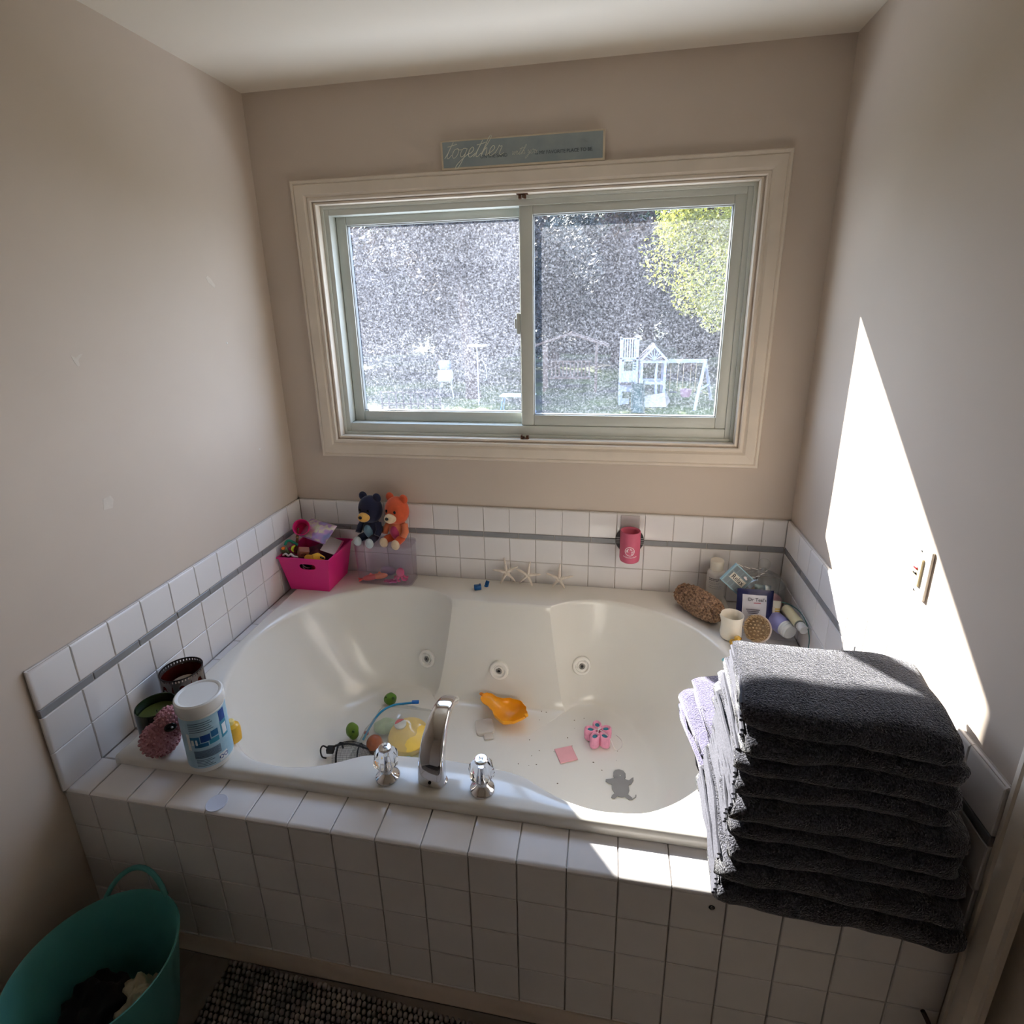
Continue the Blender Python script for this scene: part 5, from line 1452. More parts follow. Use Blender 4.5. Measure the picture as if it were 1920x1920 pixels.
obj('eye_dot', MB().lathe([(0.002, 0.002), (0.002, 0.0026), (0, 0.0026)], 10, M=T(0.002, 0.036, 0), cap0=False), m_white, pg)
obj('tail_thread', MB().tube([(0.036, -0.052, 0.001), (0.046, -0.044, 0.001), (0.048, -0.034, 0.001)], 0.0012, 5), mat('grey_vinyl', (140, 137, 134), 0.6), pg)

# zip bag with toys
x, y = 0.600, -0.520
zb = thing('zip_bag', 'clear zip bag with a blue zipper full of toys in the tub', 'bag', (x, y, zt(x, y, 0.002)), (0, 0, 0))
m_bag = film('bag_film', (226, 226, 214), 0.17, 0.08, 0.4)
def bagtop(u, v):
    px_ = -0.12 + 0.27 * u; py_ = -0.13 + 0.27 * v
    h_ = 0.085 * (max(0, math.sin(PI * u)) ** 0.6) * (max(0, math.sin(PI * v)) ** 0.6)
    h_ += 0.010 * noise.noise(Vector((px_ * 26, py_ * 26, 4))) * (1 if 0 < u < 1 and 0 < v < 1 else 0)
    return (px_ + 0.02 * (v - 0.5), py_, max(0.0, h_))
obj('film', MB().grid(bagtop, 22, 22), m_bag, zb, smooth=40)
zp = catmull([(-0.105, -0.052, 0.012), (-0.090, 0.000, 0.040), (-0.072, 0.050, 0.055), (-0.040, 0.090, 0.055), (0.000, 0.112, 0.050), (0.042, 0.122, 0.052)], 6)
obj('zipper', MB().tube(zp, 0.0042, 8), mat('zip_blue', (24, 132, 178), 0.35), zb)
obj('zip_slider', MB().rbox(-0.014, 0.014, -0.006, 0.006, -0.005, 0.005, 0.002, 2, M=T(0.040, 0.122, 0.054) @ RZ(0.2)), mat('slider_blue', (20, 108, 190), 0.35), zb)
x, y = 0.665, -0.545
yl = thing('yellow_float', 'large yellow rounded toy inside the zip bag', 'toy', (x, y, zt(x, y, 0.003)), (0.12, 0.0, 0.3))
m_yl = mat('soft_yellow', (248, 208, 96), 0.35, var=0.04)
obj('body', MB().lathe([(0.0, 0.0), (0.055, 0.0), (0.075, 0.010), (0.082, 0.026), (0.076, 0.042), (0.055, 0.054), (0.0, 0.060)], 36, cap0=False, cap1=False, M=T(0, 0, 0) @ Matrix.Diagonal((0.95, 1.0, 1, 1))), m_yl, yl)
obj('flap', MB().rbox(0.010, 0.080, -0.085, -0.030, 0.030, 0.036, 0.003, 2, M=RX(0.18) @ RZ(-0.25)), mat('pale_lemon', (246, 226, 150), 0.4), yl)
obj('lug', MB().ball((0.080, 0.012, 0.040), (0.016, 0.014, 0.016), 14, 10), mat('deep_yellow', (244, 186, 60), 0.35), yl)
bt = thing('bottle_cap', 'red and white round button resting on the yellow toy', 'button', (0.630, -0.532, zt(0.63, -0.532, 0.0655)), (0.12, 0.0, 0.5))
obj('disc', MB().lathe([(0.0, 0.0), (0.022, 0.0), (0.022, 0.006), (0.019, 0.008), (0.0, 0.008)], 28, cap0=False, cap1=False), mat('button_white', (222, 218, 206), 0.3), bt)
obj('red_half', MB().prism([(-0.0195, 0.0)] + [(-0.0195 * math.cos(a), 0.0195 * math.sin(a)) for a in [k * PI / 10 * 0.8 for k in range(1, 11)]], 0.008, 0.0088), mat('button_red', (220, 70, 72), 0.35), bt)
def blob(name, label, x, y, up, r, rgb, wob=0.004, rot=(0, 0, 0)):
    o = thing(name, label, 'toy', (x, y, zt(x, y, up)), rot)
    obj('body', MB().ball((0, 0, r[2]), r, 20, 12).wobble(wob, 40, x * 9), mat('toy_' + name, rgb, 0.4, var=0.08, vscale=50), o)
    return o
g1 = blob('green_pickle', 'dark green knobbly toy behind the blue zipper', 0.520, -0.365, 0.002, (0.026, 0.022, 0.026), (86, 128, 34))
obj('bump', MB().ball((0.018, -0.012, 0.040), (0.007, 0.006, 0.006), 10, 6).ball((-0.012, -0.016, 0.044), (0.005, 0.005, 0.005), 10, 6), mat('green_dark', (58, 92, 26), 0.4), g1)
g2 = blob('green_cactus', 'green oval toy at the lower end of the blue zipper', 0.452, -0.562, 0.002, (0.024, 0.020, 0.036), (98, 128, 40))
obj('bump', MB().ball((0.012, -0.016, 0.050), (0.005, 0.004, 0.005), 10, 6).ball((0.002, -0.020, 0.030), (0.004, 0.004, 0.004), 10, 6), mat('green_dark', (58, 92, 26), 0.4), g2)
blob('red_bead', 'tiny red toy beside the blue zipper', 0.492, -0.535, 0.002, (0.009, 0.008, 0.008), (190, 40, 60), 0.001)
blob('brown_animal', 'brown animal toy inside the zip bag beside the black mesh', 0.560, -0.610, 0.002, (0.030, 0.026, 0.036), (150, 84, 54), 0.006)
blob('pale_green_toy', 'pale green toy under the film of the zip bag', 0.555, -0.500, 0.002, (0.045, 0.040, 0.018), (176, 196, 150), 0.004)
blob('blue_toy', 'grey blue toy behind the yellow toy in the bag', 0.735, -0.500, 0.002, (0.026, 0.026, 0.026), (130, 150, 176), 0.004)
blob('aqua_toy', 'aqua and yellow toy below the yellow flap', 0.700, -0.645, 0.002, (0.024, 0.018, 0.016), (110, 186, 190), 0.003)
blob('purple_toy', 'dark purple toy behind the chrome spout', 0.752, -0.612, 0.002, (0.022, 0.022, 0.024), (96, 78, 130), 0.003)
# black mesh pouch: wire hoops and a net
x, y = 0.490, -0.640
mn = thing('mesh_pouch', 'black mesh pouch with wire hoops in the left of the tub', 'pouch', (x, y, zt(x, y, 0.003)), (0, 0, 0.15))
m_net = mat('black_net', (20, 18, 20), 0.6)
def net_pt(u, v):
    a = PI * u
    r_ = 0.040 * (0.55 + 0.45 * math.sin(PI * min(1, 0.15 + v)))
    return Vector((-0.07 + 0.15 * v, -r_ * math.cos(a) * 1.1, max(0.0, r_ * 1.35 * math.sin(a))))
obj('hoop', MB().tube([net_pt(k / 12, 0.12) for k in range(13)], 0.0032, 8), m_net, mn)
obj('hoop', MB().tube([net_pt(k / 12, 0.62) for k in range(13)], 0.0026, 8), m_net, mn)
obj('hoop', MB().tube([net_pt(k / 12, 1.0) for k in range(13)], 0.0026, 8), m_net, mn)
obj('spine', MB().tube([net_pt(0.5, k / 8) + Vector((0, 0, 0.002)) for k in range(9)], 0.0032, 8), m_net, mn)
obj('cord_lock', MB().rbox(-0.095, -0.068, -0.012, 0.012, 0.020, 0.040, 0.004, 2), m_dark, mn)
obj('pull_loop', MB().tube(catmull([(-0.090, 0, 0.036), (-0.104, -0.006, 0.052), (-0.112, -0.012, 0.040), (-0.108, -0.016, 0.014), (-0.094, -0.014, 0.006)], 5), 0.0028, 8), m_net, mn)
q = MB()
for k in range(1, 26):
    q.tube([net_pt(k / 26, v / 10) for v in range(11)], 0.00045, 3)
for k in range(1, 34):
    q.tube([net_pt(u / 14, k / 34) for u in range(15)], 0.00045, 3)
b = obj('netting', q, m_net, mn, smooth=0); b['kind'] = 'stuff'
# sand and crumbs left on the tub floor
q = MB(); rr_ = random.Random(21)
for k in range(24):
    x = 1.05 + rr_.random() * 0.42; y = -0.30 - rr_.random() * 0.34
    s = 0.0008 + rr_.random() * 0.0012
    q.ball((x, y, zt(x, y, s * 0.5)), (s * (1 + rr_.random()), s, s * 0.6), 6, 4)
o = obj('grit', q, mat('grit_brown', (120, 104, 84), 0.8), None); tag(o, 'brown grit scattered over the tub floor', 'grit', kind='stuff')

# ------------------------------------------------------------------ floor: teal tub with laundry, rug
tcx, tcy = 0.252, -1.418
tl_ = thing('flexible_tub', 'teal flexible laundry tub on the floor by the left wall', 'laundry tub', (tcx, tcy, ZF))
m_tl = mat('teal_rubber', (84, 152, 145), 0.45, var=0.03)
HT = 0.262
def tubr(a, z_):
    return 1.0 + 0.03 * math.cos(2 * (a - 0.6)) * (z_ / HT)
obj('shell', MB().lathe([(0.0, 0.0), (0.118, 0.0), (0.126, 0.008), (0.160, HT - 0.006), (0.1635, HT), (0.1615, HT + 0.002), (0.157, HT - 0.004), (0.123, 0.012), (0.0, 0.006)], 64, cap0=False, cap1=False, rf=tubr), m_tl, tl_, smooth=60)
for hs in (1, -1):
    pts = []
    for k in range(13):
        t = k / 12
        ang = PI / 2 + 0.18 + (t - 0.5) * 0.95
        hz = HT - 0.004 + 0.060 * math.sin(PI * t) ** 0.8
        rr2 = 0.163 + 0.010 * math.sin(PI * t)
        pts.append((hs * rr2 * math.cos(ang), hs * rr2 * math.sin(ang), hz))
    obj('handle', MB().tube(pts, 0.0062, 10), m_tl, tl_)
def heap(name, label, x, y, z_, r, m, seed, rot=0):
    o = thing(name, label, 'clothing', (x, y, z_), (0, 0, rot))
    q = MB()
    def fn(u, v):
        a = 2 * PI * u; t = PI * (v * 0.62)
        d_ = Vector((math.sin(t) * math.cos(a), math.sin(t) * math.sin(a), math.cos(t)))
        k = 1 + 0.30 * noise.noise(d_ * 2.1 + Vector((seed, 0, 0))) + 0.14 * noise.noise(d_ * 5 + Vector((0, seed, 0)))
        fold = 0.06 * math.sin(6 * a + 5 * t + seed)
        return (d_.x * r[0] * (k + fold), d_.y * r[1] * (k + fold), max(-0.03, d_.z * r[2] * k))
    q.grid(fn, 48, 26, wrap=True)
    obj('cloth', q, m, o, smooth=60)
    return o
heap('black_garment', 'black garment heaped in the teal laundry tub', tcx - 0.052, tcy + 0.005, ZF + 0.042, (0.082, 0.075, 0.085), mat('black_cotton', (16, 16, 18), 0.95, var=0.2, vscale=40), 2.0)
pj = heap('printed_garment', 'cream garment with dark print heaped in the teal laundry tub', tcx + 0.040, tcy + 0.038, ZF + 0.048, (0.056, 0.054, 0.070), mat('cream_print', (196, 180, 152), 0.95, var=0.05, vscale=30), 5.0)
for k, (dx, dy, rr3) in enumerate(((0.010, -0.010, 0.016), (-0.026, 0.014, 0.012), (0.030, 0.020, 0.012))):
    obj('print_patch', MB().ball((dx, dy, 0.060 - 0.010 * k), (rr3, rr3 * 0.6, 0.010), 12, 8), mat('print_red' if k == 0 else 'print_dark', (120, 36, 30) if k == 0 else (40, 34, 32), 0.95), pj)
heap('grey_garment', 'dark grey garment at the front of the teal laundry tub', tcx + 0.02, tcy - 0.075, ZF + 0.040, (0.080, 0.050, 0.050), mat('grey_cotton', (52, 58, 60), 0.95, var=0.2, vscale=40), 8.0)

rug = thing('bath_rug', 'grey chunky loop bath rug in front of the platform', 'rug', (0.412, -1.232, ZF), (0, 0, -0.035))
RW, RD = 1.02, 0.62
obj('backing', MB().rbox(0, RW, -RD, 0, 0.0005, 0.006, 0.002, 1), mat('rug_backing', (70, 66, 64), 0.95), rug)
q = MB(); rr_ = random.Random(3)
px_ = 0.0135
nx_, ny_ = int(RW / px_), int(RD / px_)
ico = MB().ball((0, 0, 0), (1, 1, 1), 6, 4)
for j in range(ny_):
    for i in range(nx_):
        x = (i + 0.5 + 0.5 * (j % 2)) * px_; y = -(j + 0.5) * px_
        if x > RW: continue
        s = 0.0064 * (0.85 + 0.3 * rr_.random())
        ca_, sa_ = math.cos(0.5), math.sin(0.5)
        q.ball((x + rr_.uniform(-.0012, .0012), y + rr_.uniform(-.0012, .0012), 0.0135 + rr_.uniform(-.001, .002)), (s * 0.92, s * 1.1, s * 1.25), 6, 4)
b = obj('loops', q, mat('rug_loops', (172, 164, 158), 0.95, rgb2=(112, 108, 108), vscale=14, sheen=0.3), rug, smooth=180); b['kind'] = 'stuff'

# a short dark cable by the door casing
cb = tag(obj('cable', MB().tube(catmull([(0, 0, 0), (0.010, -0.012, -0.02), (0.018, -0.03, -0.05), (0.014, -0.05, -0.10), (0.012, -0.07, -0.19)], 5), 0.0045, 8), mat('brown_cable', (58, 44, 40), 0.6), None, (W - 0.045, -1.222, -0.205)), 'short dark cable hanging between the platform and the door casing', 'cable')
# ------------------------------------------------------------------ the yard outside (second floor view)
GZ = -3.4
def grass_mat():
    m = mat('lawn', (34, 31, 31), 0.95, rgb2=(66, 76, 28), vscale=0.3, detail=5)
    return m
def gfn(u, v):
    x, y = -45 + 90 * u, 4 + 70 * v
    return (x, y, GZ + 0.12 * noise.noise(Vector((x * 0.15, y * 0.15, 0))) + 0.02 * max(0, y - 30))
g = obj('lawn', MB().grid(gfn, 60, 50), grass_mat(), None, smooth=180); g['kind'] = 'structure'; g['label'] = 'grassy back yard lawn seen from above through the window'
struct('wall_outer', MB().box(-4, -0.15, 0.0, 0.16, GZ, 3.2).box(W + 0.15, 6, 0.0, 0.16, GZ, 3.2).box(-0.15, W + 0.15, 0.0, 0.16, GZ, ZF - 0.1).box(-0.15, W + 0.15, 0.0, 0.16, ZC + 0.12, 3.2), mat('siding', (206, 206, 200), 0.7, var=0.03), 'outside face of the house wall')

def leaf_mesh(name, n, rx, ry, rz, size, m, seed, blobs=22):
    """one crown: leaf quads clustered in puffs"""
    R = random.Random(seed)
    puffs = []
    for k in range(blobs):
        while True:
            p = Vector((R.uniform(-1, 1), R.uniform(-1, 1), R.uniform(-1, 1)))
            if p.length < 1: break
        puffs.append((Vector((p.x * rx, p.y * ry, p.z * rz)) * 0.72, R.uniform(0.28, 0.46)))
    vs, fs = [], []
    mr = min(rx, ry, rz)
    for k in range(n):
        c, pr_ = puffs[R.randrange(blobs)]
        d_ = Vector((R.gauss(0, 1), R.gauss(0, 1), R.gauss(0, 1))).normalized()
        p = c + d_ * (pr_ * mr * (R.random() ** 0.4))
        a = Vector((R.gauss(0, 1), R.gauss(0, 1), R.gauss(0, 0.7))).normalized()
        b = a.orthogonal().normalized()
        s = size * R.uniform(0.6, 1.3)
        o = len(vs)
        vs += [p - a * s, p + b * s * 0.55, p + a * s, p - b * s * 0.55]
        fs.append((o, o + 1, o + 2, o + 3))
    me = bpy.data.meshes.new(name)
    me.from_pydata(vs, [], fs); me.update(); me.materials.append(m)
    return me
def leafmat(name, rgb, rgb2, tl):
    return mat(name, rgb, 0.6, rgb2=rgb2, vscale=0.8, transl=tl, spec=0.3)
m_bark = mat('bark', (66, 52, 46), 0.95, var=0.25, vscale=9, bump=0.6, bscale=18, bdist=0.03)
m_dk = leafmat('dark_leaves', (40, 42, 34), (58, 56, 44), 0.2)
m_pl = leafmat('plum_leaves', (54, 44, 44), (70, 60, 50), 0.2)
m_ev = leafmat('olive_leaves', (66, 72, 40), (50, 56, 38), 0.3)
CR = [leaf_mesh('crown_a', 20000, 5.0, 4.0, 5.2, 0.17, m_dk, 1, 26), leaf_mesh('crown_b', 20000, 5.2, 4.2, 4.6, 0.17, m_pl, 2, 26), leaf_mesh('crown_c', 20000, 4.6, 4.0, 5.6, 0.17, m_ev, 3, 26)]
def trunk(h, r, seed):
    q = MB()
    q.tube([(0, 0, 0), (0.1 * math.sin(seed), 0.05, h * 0.4), (0.2 * math.sin(seed * 2), 0, h * 0.8), (0.1, 0.1, h * 1.25)], [r * 1.25, r, r * 0.8, r * 0.35], 10)
    for k in range(4):
        a = seed + k * 1.7
        q.tube([(0.12 * math.sin(seed), 0, h * (0.55 + 0.12 * k)), (1.4 * math.cos(a), 1.4 * math.sin(a), h * (0.85 + 0.12 * k))], [r * 0.5, r * 0.12], 6)
    return q
TREES = [(-21, 36, 0, 1.15, 'leftmost dark tree seen through the left pane'), (-15.5, 33, 1, 1.1, 'plum leaved tree at the left of the yard'), (-11, 38, 2, 1.2, 'olive green tree behind the bird feeder pole'),
         (-6.8, 31, 1, 1.0, 'big plum leaved tree standing just behind the feeder pole'), (-2.4, 36, 0, 1.2, 'dark tree behind the centre bar of the window'), (2.0, 40, 1, 1.25, 'plum leaved tree behind the wooden arbor'),
         (6.5, 35, 0, 1.1, 'dark tree behind the white playset'), (11, 33, 2, 1.1, 'olive tree to the right of the swing set'), (15.5, 37, 0, 1.2, 'rightmost dark tree beyond the swing set'),
         (-18.5, 48, 2, 1.5, 'far olive tree at the left horizon'), (-9, 52, 0, 1.6, 'far dark tree left of centre'), (1, 54, 2, 1.6, 'far olive tree at the centre of the horizon'), (10.5, 50, 1, 1.5, 'far plum tree at the right horizon'), (-14, 58, 1, 1.7, 'farthest plum tree at the left'), (-3.5, 60, 1, 1.7, 'farthest plum tree behind the centre bar'), (5.5, 59, 0, 1.7, 'farthest dark tree behind the playset'), (17, 56, 2, 1.6, 'farthest olive tree at the right')]
for k, (x, y, ci, sc_, lab) in enumerate(TREES):
    t = thing('yard_tree', lab, 'tree', (x, y, GZ + 0.02 * max(0, y - 30)), (0, 0, k * 1.1), 'trees at the back of the yard')
    t.scale = (sc_,) * 3
    c = obj('crown', CR[ci], None, t, (0, 0, 5.3), (0, 0, k * 0.7)); c['kind'] = 'stuff'
    obj('trunk', trunk(3.6, 0.30, k + 1), m_bark, t)
# dark hedge closing the yard
hm_ = leaf_mesh('hedge_leaves', 9000, 6.0, 1.6, 2.2, 0.16, m_dk, 31, 30)
for k, (x, lab) in enumerate(((-30, 'hedge section at the far left of the yard'), (-20, 'hedge section behind the rail fence'), (-10, 'hedge section behind the feeder pole'), (0, 'hedge section behind the wooden arbor'), (10, 'hedge section behind the playset'), (20, 'hedge section behind the swing set'))):
    t = thing('hedge', lab, 'hedge', (x, 45 + (k % 2) * 1.5, GZ + 0.3), (0, 0, 0), 'dark hedge at the end of the yard')
    c = obj('foliage', hm_, None, t, (0, 0, 1.5)); c['kind'] = 'stuff'
    for dx in (-3, 0, 3):
        obj('stem', MB().tube([(dx, 0, 0), (dx + 0.2, 0, 1.6)], [0.12, 0.05], 6), m_bark, t)
# yellow green tree close to the house on the right
m_ye = leafmat('yellow_leaves', (150, 146, 66), (122, 126, 56), 0.5)
t = thing('maple_tree', 'sunlit yellow green tree close to the window on the right', 'tree', (6.3, 13.0, GZ))
c = obj('crown', leaf_mesh('crown_yellow', 26000, 2.7, 2.2, 3.4, 0.052, m_ye, 9, 34), None, t, (-1.55, 0, 6.3)); c['kind'] = 'stuff'
obj('trunk', trunk(4.4, 0.2, 2), m_bark, t)
obj('bough', MB().tube([(0.1, 0, 4.4), (-1.0, 0.2, 5.6), (-2.4, 0, 6.6), (-3.2, 0.1, 6.9)], [0.11, 0.08, 0.05, 0.02], 8), m_bark, t)
t = thing('shade_tree', 'olive tree hanging over the swing set', 'tree', (8.6, 22.0, GZ))
c = obj('crown', leaf_mesh('crown_swing', 9000, 3.4, 2.8, 3.6, 0.12, m_ev, 12, 26), None, t, (-0.6, 0, 4.9)); c['kind'] = 'stuff'
obj('trunk', trunk(3.4, 0.22, 5), m_bark, t)
# large bare trunk in the left pane
t = thing('oak_trunk', 'thick brown tree trunk in the left pane beside the feeder pole', 'tree trunk', (-5.3, 24.6, GZ))
obj('trunk', MB().tube([(0, 0, -0.1), (-0.05, 0, 1.0), (-0.2, 0, 2.4), (-0.3, 0, 4.2), (-0.5, 0.2, 6.5)], [0.42, 0.32, 0.29, 0.26, 0.16], 12), m_bark, t)
c = obj('crown', CR[1], None, t, (-0.6, 1.0, 9.0)); c['kind'] = 'stuff'

# white playset
m_pw = mat('playset_white', (150, 156, 178), 0.5, var=0.03)
m_pg = mat('playset_green', (44, 62, 52), 0.5, var=0.05); m_rf = mat('playset_roof', (66, 60, 62), 0.7, var=0.08)
py_ = 23.6
ps = thing('playset', 'white wooden playset with tower, green slide and gabled roof', 'playset', (2.55, py_, GZ))
# tower left: slatted top, solid side with windows
TWX0, TWX1 = -0.62, 0.10
for x in (TWX0, TWX1):
    for y in (-0.45, 0.45):
        obj('post', MB().box(x - 0.05, x + 0.05, y - 0.05, y + 0.05, 0, 3.0), m_pw, ps, smooth=0)
for k in range(7):
    obj('slat', MB().box(TWX0 + 0.03 + k * 0.105, TWX0 + 0.085 + k * 0.105, -0.49, -0.46, 2.12, 2.98), m_pw, ps, smooth=0)
for k in range(6):
    obj('slat', MB().box(TWX1 + 0.03, TWX1 + 0.06, -0.40 + k * 0.15, -0.32 + k * 0.15, 2.12, 2.98), m_pw, ps, smooth=0)
for z_ in (2.08, 2.94):
    obj('rail', MB().box(TWX0 - 0.05, TWX1 + 0.06, -0.5, -0.45, z_, z_ + 0.07), m_pw, ps, smooth=0)
wl = MB()
for (a, b, c_, d_) in ((TWX0, TWX1, 0.95, 1.55), (TWX0, TWX0 + 0.14, 1.55, 2.05), (TWX0 + 0.52, TWX1, 1.55, 2.05), (TWX0, TWX1, 1.98, 2.1), (TWX0, TWX0 + 0.12, 0, 0.95), (TWX0 + 0.12, TWX0 + 0.5, 0.62, 0.95), (TWX0 + 0.12, TWX0 + 0.42, 0.05, 0.30)):
    wl.box(a, b, -0.48, -0.44, c_, d_)
obj('side_wall', wl, m_pw, ps, smooth=0)
obj('window_shade', MB().box(TWX0 + 0.14, TWX0 + 0.52, -0.42, -0.40, 1.55, 1.98), mat('playset_dark', (58, 66, 50), 0.8), ps, smooth=0)
for k in range(4):
    obj('ladder_rung', MB().box(TWX0 + 0.56, TWX0 + 0.66, -0.50, -0.475, 1.62 + k * 0.11, 1.67 + k * 0.11), m_pg, ps, smooth=0)
obj('planter', MB().box(TWX0 - 0.02, TWX0 + 0.62, -0.62, -0.48, 0.95, 1.05), m_rf, ps, smooth=0)
# fort on the right with gable
FX0, FX1 = 0.30, 1.30
for x in (FX0, FX1):
    for y in (-0.6, 0.5):
        obj('post', MB().box(x - 0.055, x + 0.055, y - 0.055, y + 0.055, 0, 2.05), m_pw, ps, smooth=0)
obj('deck', MB().box(FX0 - 0.05, FX1 + 0.05, -0.65, 0.55, 0.98, 1.08), m_pw, ps, smooth=0)
obj('beam', MB().box(FX0 - 0.08, FX1 + 0.08, -0.66, -0.60, 1.92, 2.06), m_pw, ps, smooth=0)
obj('side_panel', MB().box(FX1 - 0.02, FX1 + 0.05, -0.6, 0.5, 1.08, 2.0), m_pw, ps, smooth=0)
obj('skirt', MB().add([(FX0 - 0.1, -0.7, 0.42), (FX1 + 0.05, -0.68, 0.62), (FX1 + 0.1, -1.0, 0.0), (FX0 - 0.35, -1.0, 0.02), (FX1 + 0.15, 0.5, 0.62), (FX1 + 0.45, 0.5, 0.0)], [(0, 3, 2, 1), (1, 2, 5, 4)]), mat('canvas_cream', (158, 152, 148), 0.8), ps, smooth=0)
rf = obj('roof', MB().add([(FX0 - 0.15, -0.7, 2.05), (FX1 + 0.15, -0.7, 2.05), ((FX0 + FX1) / 2, -0.7, 2.75), (FX0 - 0.15, 0.6, 2.05), (FX1 + 0.15, 0.6, 2.05), ((FX0 + FX1) / 2, 0.6, 2.75)], [(0, 1, 2), (3, 5, 4), (0, 2, 5, 3), (1, 4, 5, 2), (0, 3, 4, 1)]), m_rf, ps, smooth=0)
xm = (FX0 + FX1) / 2
for s in (-1, 1):
    obj('barge_board', MB().add([(xm + s * 0.62, -0.74, 2.04), (xm + s * 0.50, -0.74, 2.04), (xm, -0.74, 2.58), (xm, -0.74, 2.72), (xm + s * 0.62, -0.70, 2.04), (xm + s * 0.50, -0.70, 2.04), (xm, -0.70, 2.58), (xm, -0.70, 2.72)], [(0, 1, 2, 3), (4, 7, 6, 5), (0, 3, 7, 4), (1, 5, 6, 2), (0, 4, 5, 1)]), m_pw, rf, smooth=0)
for k in range(7):
    a = PI * (k + 1) / 8
    obj('sunburst_ray', MB().tube([(xm, -0.74, 2.06), (xm + 0.42 * math.cos(a) * (0.9 if abs(math.cos(a)) > .5 else 1), -0.74, 2.06 + 0.46 * math.sin(a))], 0.022, 5), m_pw, rf)
sl = obj('slide', MB().loft([[(xm - 0.65 + dx - 0.05 * t, -0.7 - 1.9 * t, 1.0 - 0.95 * t + dz) for dx, dz in ((-0.28, 0.16), (-0.24, 0.16), (-0.22, 0.03), (0.22, 0.03), (0.24, 0.16), (0.28, 0.16), (0.27, 0.0), (-0.27, 0.0))] for t in (0, 0.25, 0.5, 0.75, 1.0)]), m_pg, ps, smooth=30, fix=True)
obj('curtain', MB().tube([(xm + 0.15, -0.62, 1.95), (xm + 0.12, -0.62, 1.4), (xm + 0.18, -0.6, 0.3)], [0.05, 0.06, 0.07], 8), m_pw, ps)
# swing beam
sw_ = thing('swing_set', 'white swing beam with leaning end frame beside the playset', 'swing set', (3.9, py_, GZ))
obj('beam', MB().box(0.06, 1.8, -0.06, 0.06, 1.86, 2.02), m_pw, sw_, smooth=0)
for fx_, fy_ in ((1.15, -1.7), (2.30, 1.1)):
    obj('leg', MB().tube([(1.72, 0.02 * fy_, 1.95), (fx_, fy_, 0.0)], 0.07, 6), m_pw, sw_)
obj('cross_bar', MB().tube([(1.38, -1.02, 0.80), (2.06, 0.66, 0.80)], 0.055, 6), m_pw, sw_)
def swing(label, dx, rgb, bucket):
    o = thing('swing', label, 'swing', (3.9 + dx, py_, GZ + 0.45))
    for s in (-1, 1):
        obj('chain', MB().tube([(s * 0.16, 0, 0.1), (s * 0.16, 0, 1.41)], 0.014, 5), mat('chain_tan', (170, 150, 120), 0.6), o)
    if bucket:
        obj('seat', MB().lathe([(0.0, -0.12), (0.18, -0.12), (0.24, 0.02), (0.26, 0.22), (0.22, 0.22), (0.20, 0.02), (0.0, -0.06)], 20, cap0=False, cap1=False), mat('swing_pink', (150, 118, 134), 0.5), o)
    else:
        obj('seat', MB().rbox(-0.19, 0.19, -0.09, 0.09, 0.06, 0.11, 0.02, 1), mat('swing_seat_dark', (60, 62, 66), 0.6), o)
swing('pink bucket swing under the white beam', 0.98, None, True)
swing('flat swing next to the playset', 0.42, None, False)
swing('flat swing next to the leaning end frame', 1.52, None, False)
# wooden arbor with bench swing
ar = thing('garden_arbor', 'brown wooden arbor with bench swing left of the playset', 'arbor', (-0.6, 27.5, GZ))
m_aw = mat('weathered_wood', (96, 80, 72), 0.9, var=0.12, vscale=6)
for x in (-1.35, 1.35):
    for y in (-0.6, 0.6):
        obj('post', MB().box(x - 0.06, x + 0.06, y - 0.06, y + 0.06, 0, 2.4), m_aw, ar, smooth=0)
for y in (-0.62, 0.62):
    for s in (-1, 1):
        obj('rafter', MB().tube([(s * 2.0, y, 2.35), (0, y, 3.0)], 0.06, 5), m_aw, ar)
obj('ridge', MB().box(-0.06, 0.06, -0.8, 0.8, 2.94, 3.06), m_aw, ar, smooth=0)
for k in range(11):
    obj('back_slat', MB().box(-1.05 + k * 0.2, -0.97 + k * 0.2, 0.0, 0.04, 0.75, 1.5), m_aw, ar, smooth=0)
obj('seat', MB().box(-1.1, 1.1, -0.45, 0.05, 0.66, 0.74), m_aw, ar, smooth=0)
obj('top_rail', MB().box(-1.1, 1.1, -0.01, 0.05, 1.5, 1.58), m_aw, ar, smooth=0)
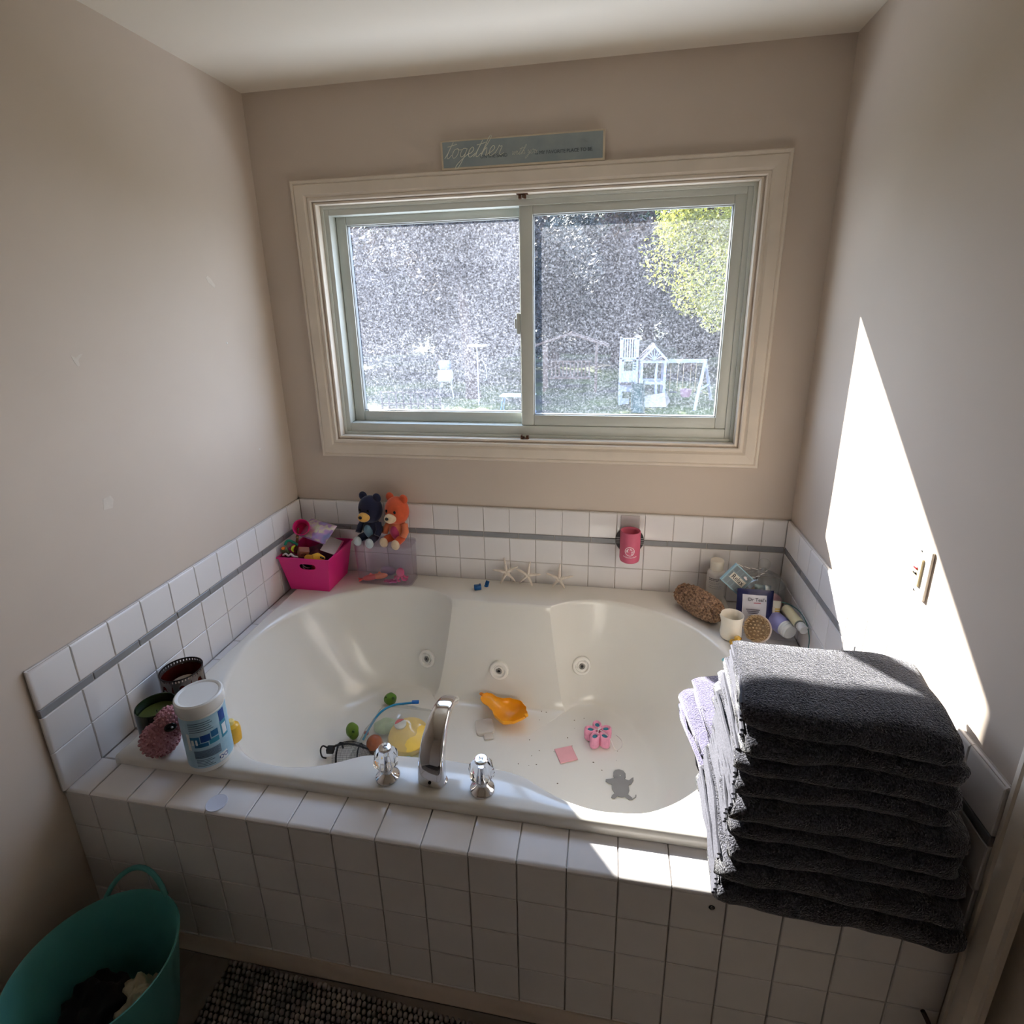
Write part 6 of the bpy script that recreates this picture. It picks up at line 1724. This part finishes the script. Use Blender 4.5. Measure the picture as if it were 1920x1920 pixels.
# feeder pole
fp_ = thing('feeder_pole', 'white pole with a flat T top standing by the tree trunk', 'pole', (-4.55, 22.6, GZ))
obj('pole', MB().tube([(0, 0, 0), (0, 0, 2.75)], 0.035, 8), m_pw, fp_)
obj('tray', MB().rbox(-0.42, 0.42, -0.25, 0.25, 2.72, 2.80, 0.02, 1), mat('tray_cream', (186, 176, 150), 0.6), fp_)
obj('hook', MB().tube(catmull([(0.0, 0, 2.05), (0.16, 0, 2.12), (0.32, 0, 1.95), (0.42, 0, 1.5), (0.36, 0, 1.2), (0.26, 0, 1.22)], 5), 0.025, 6), m_pw, fp_)
bh = thing('barbecue', 'pale blue grey barbecue shape left of the tree trunk', 'barbecue', (-6.6, 24.2, GZ))
obj('body', MB().rbox(-0.36, 0.36, -0.25, 0.25, 0.9, 1.5, 0.1, 2), mat('pale_steel', (176, 188, 206), 0.5), bh)
obj('lid', MB().rbox(-0.30, 0.30, -0.22, 0.22, 1.5, 1.95, 0.12, 2), mat('dusk_blue', (120, 130, 156), 0.5), bh)
for s in (-1, 1):
    obj('leg', MB().tube([(s * 0.28, 0, 0.95), (s * 0.36, 0, 0)], 0.035, 6), m_pw, bh)
# low rail fence on the lawn
fn_ = thing('rail_fence', 'low dark rail fence at the lower left of the yard', 'fence', (-8.6, 20.8, GZ))
for k in range(9):
    obj('post', MB().box(k * 0.34 - 0.025, k * 0.34 + 0.025, -0.03, 0.03, 0, 0.95), m_rf, fn_, smooth=0)
for z_ in (0.35, 0.85):
    obj('rail', MB().box(-0.05, 2.8, -0.02, 0.02, z_, z_ + 0.06), m_rf, fn_, smooth=0)
tbl = thing('patio_table', 'pale metal table frame near the centre bar of the window', 'table', (-2.4, 20.8, GZ))
obj('top', MB().rbox(-0.75, 0.75, -0.4, 0.4, 0.78, 0.82, 0.01, 1), mat('pale_steel', (176, 188, 206), 0.5), tbl)
for sx in (-1, 1):
    for sy in (-1, 1):
        obj('leg', MB().tube([(sx * 0.6, sy * 0.3, 0.8), (sx * 0.72, sy * 0.36, 0)], 0.025, 6), mat('blue_steel', (96, 130, 190), 0.5), tbl)
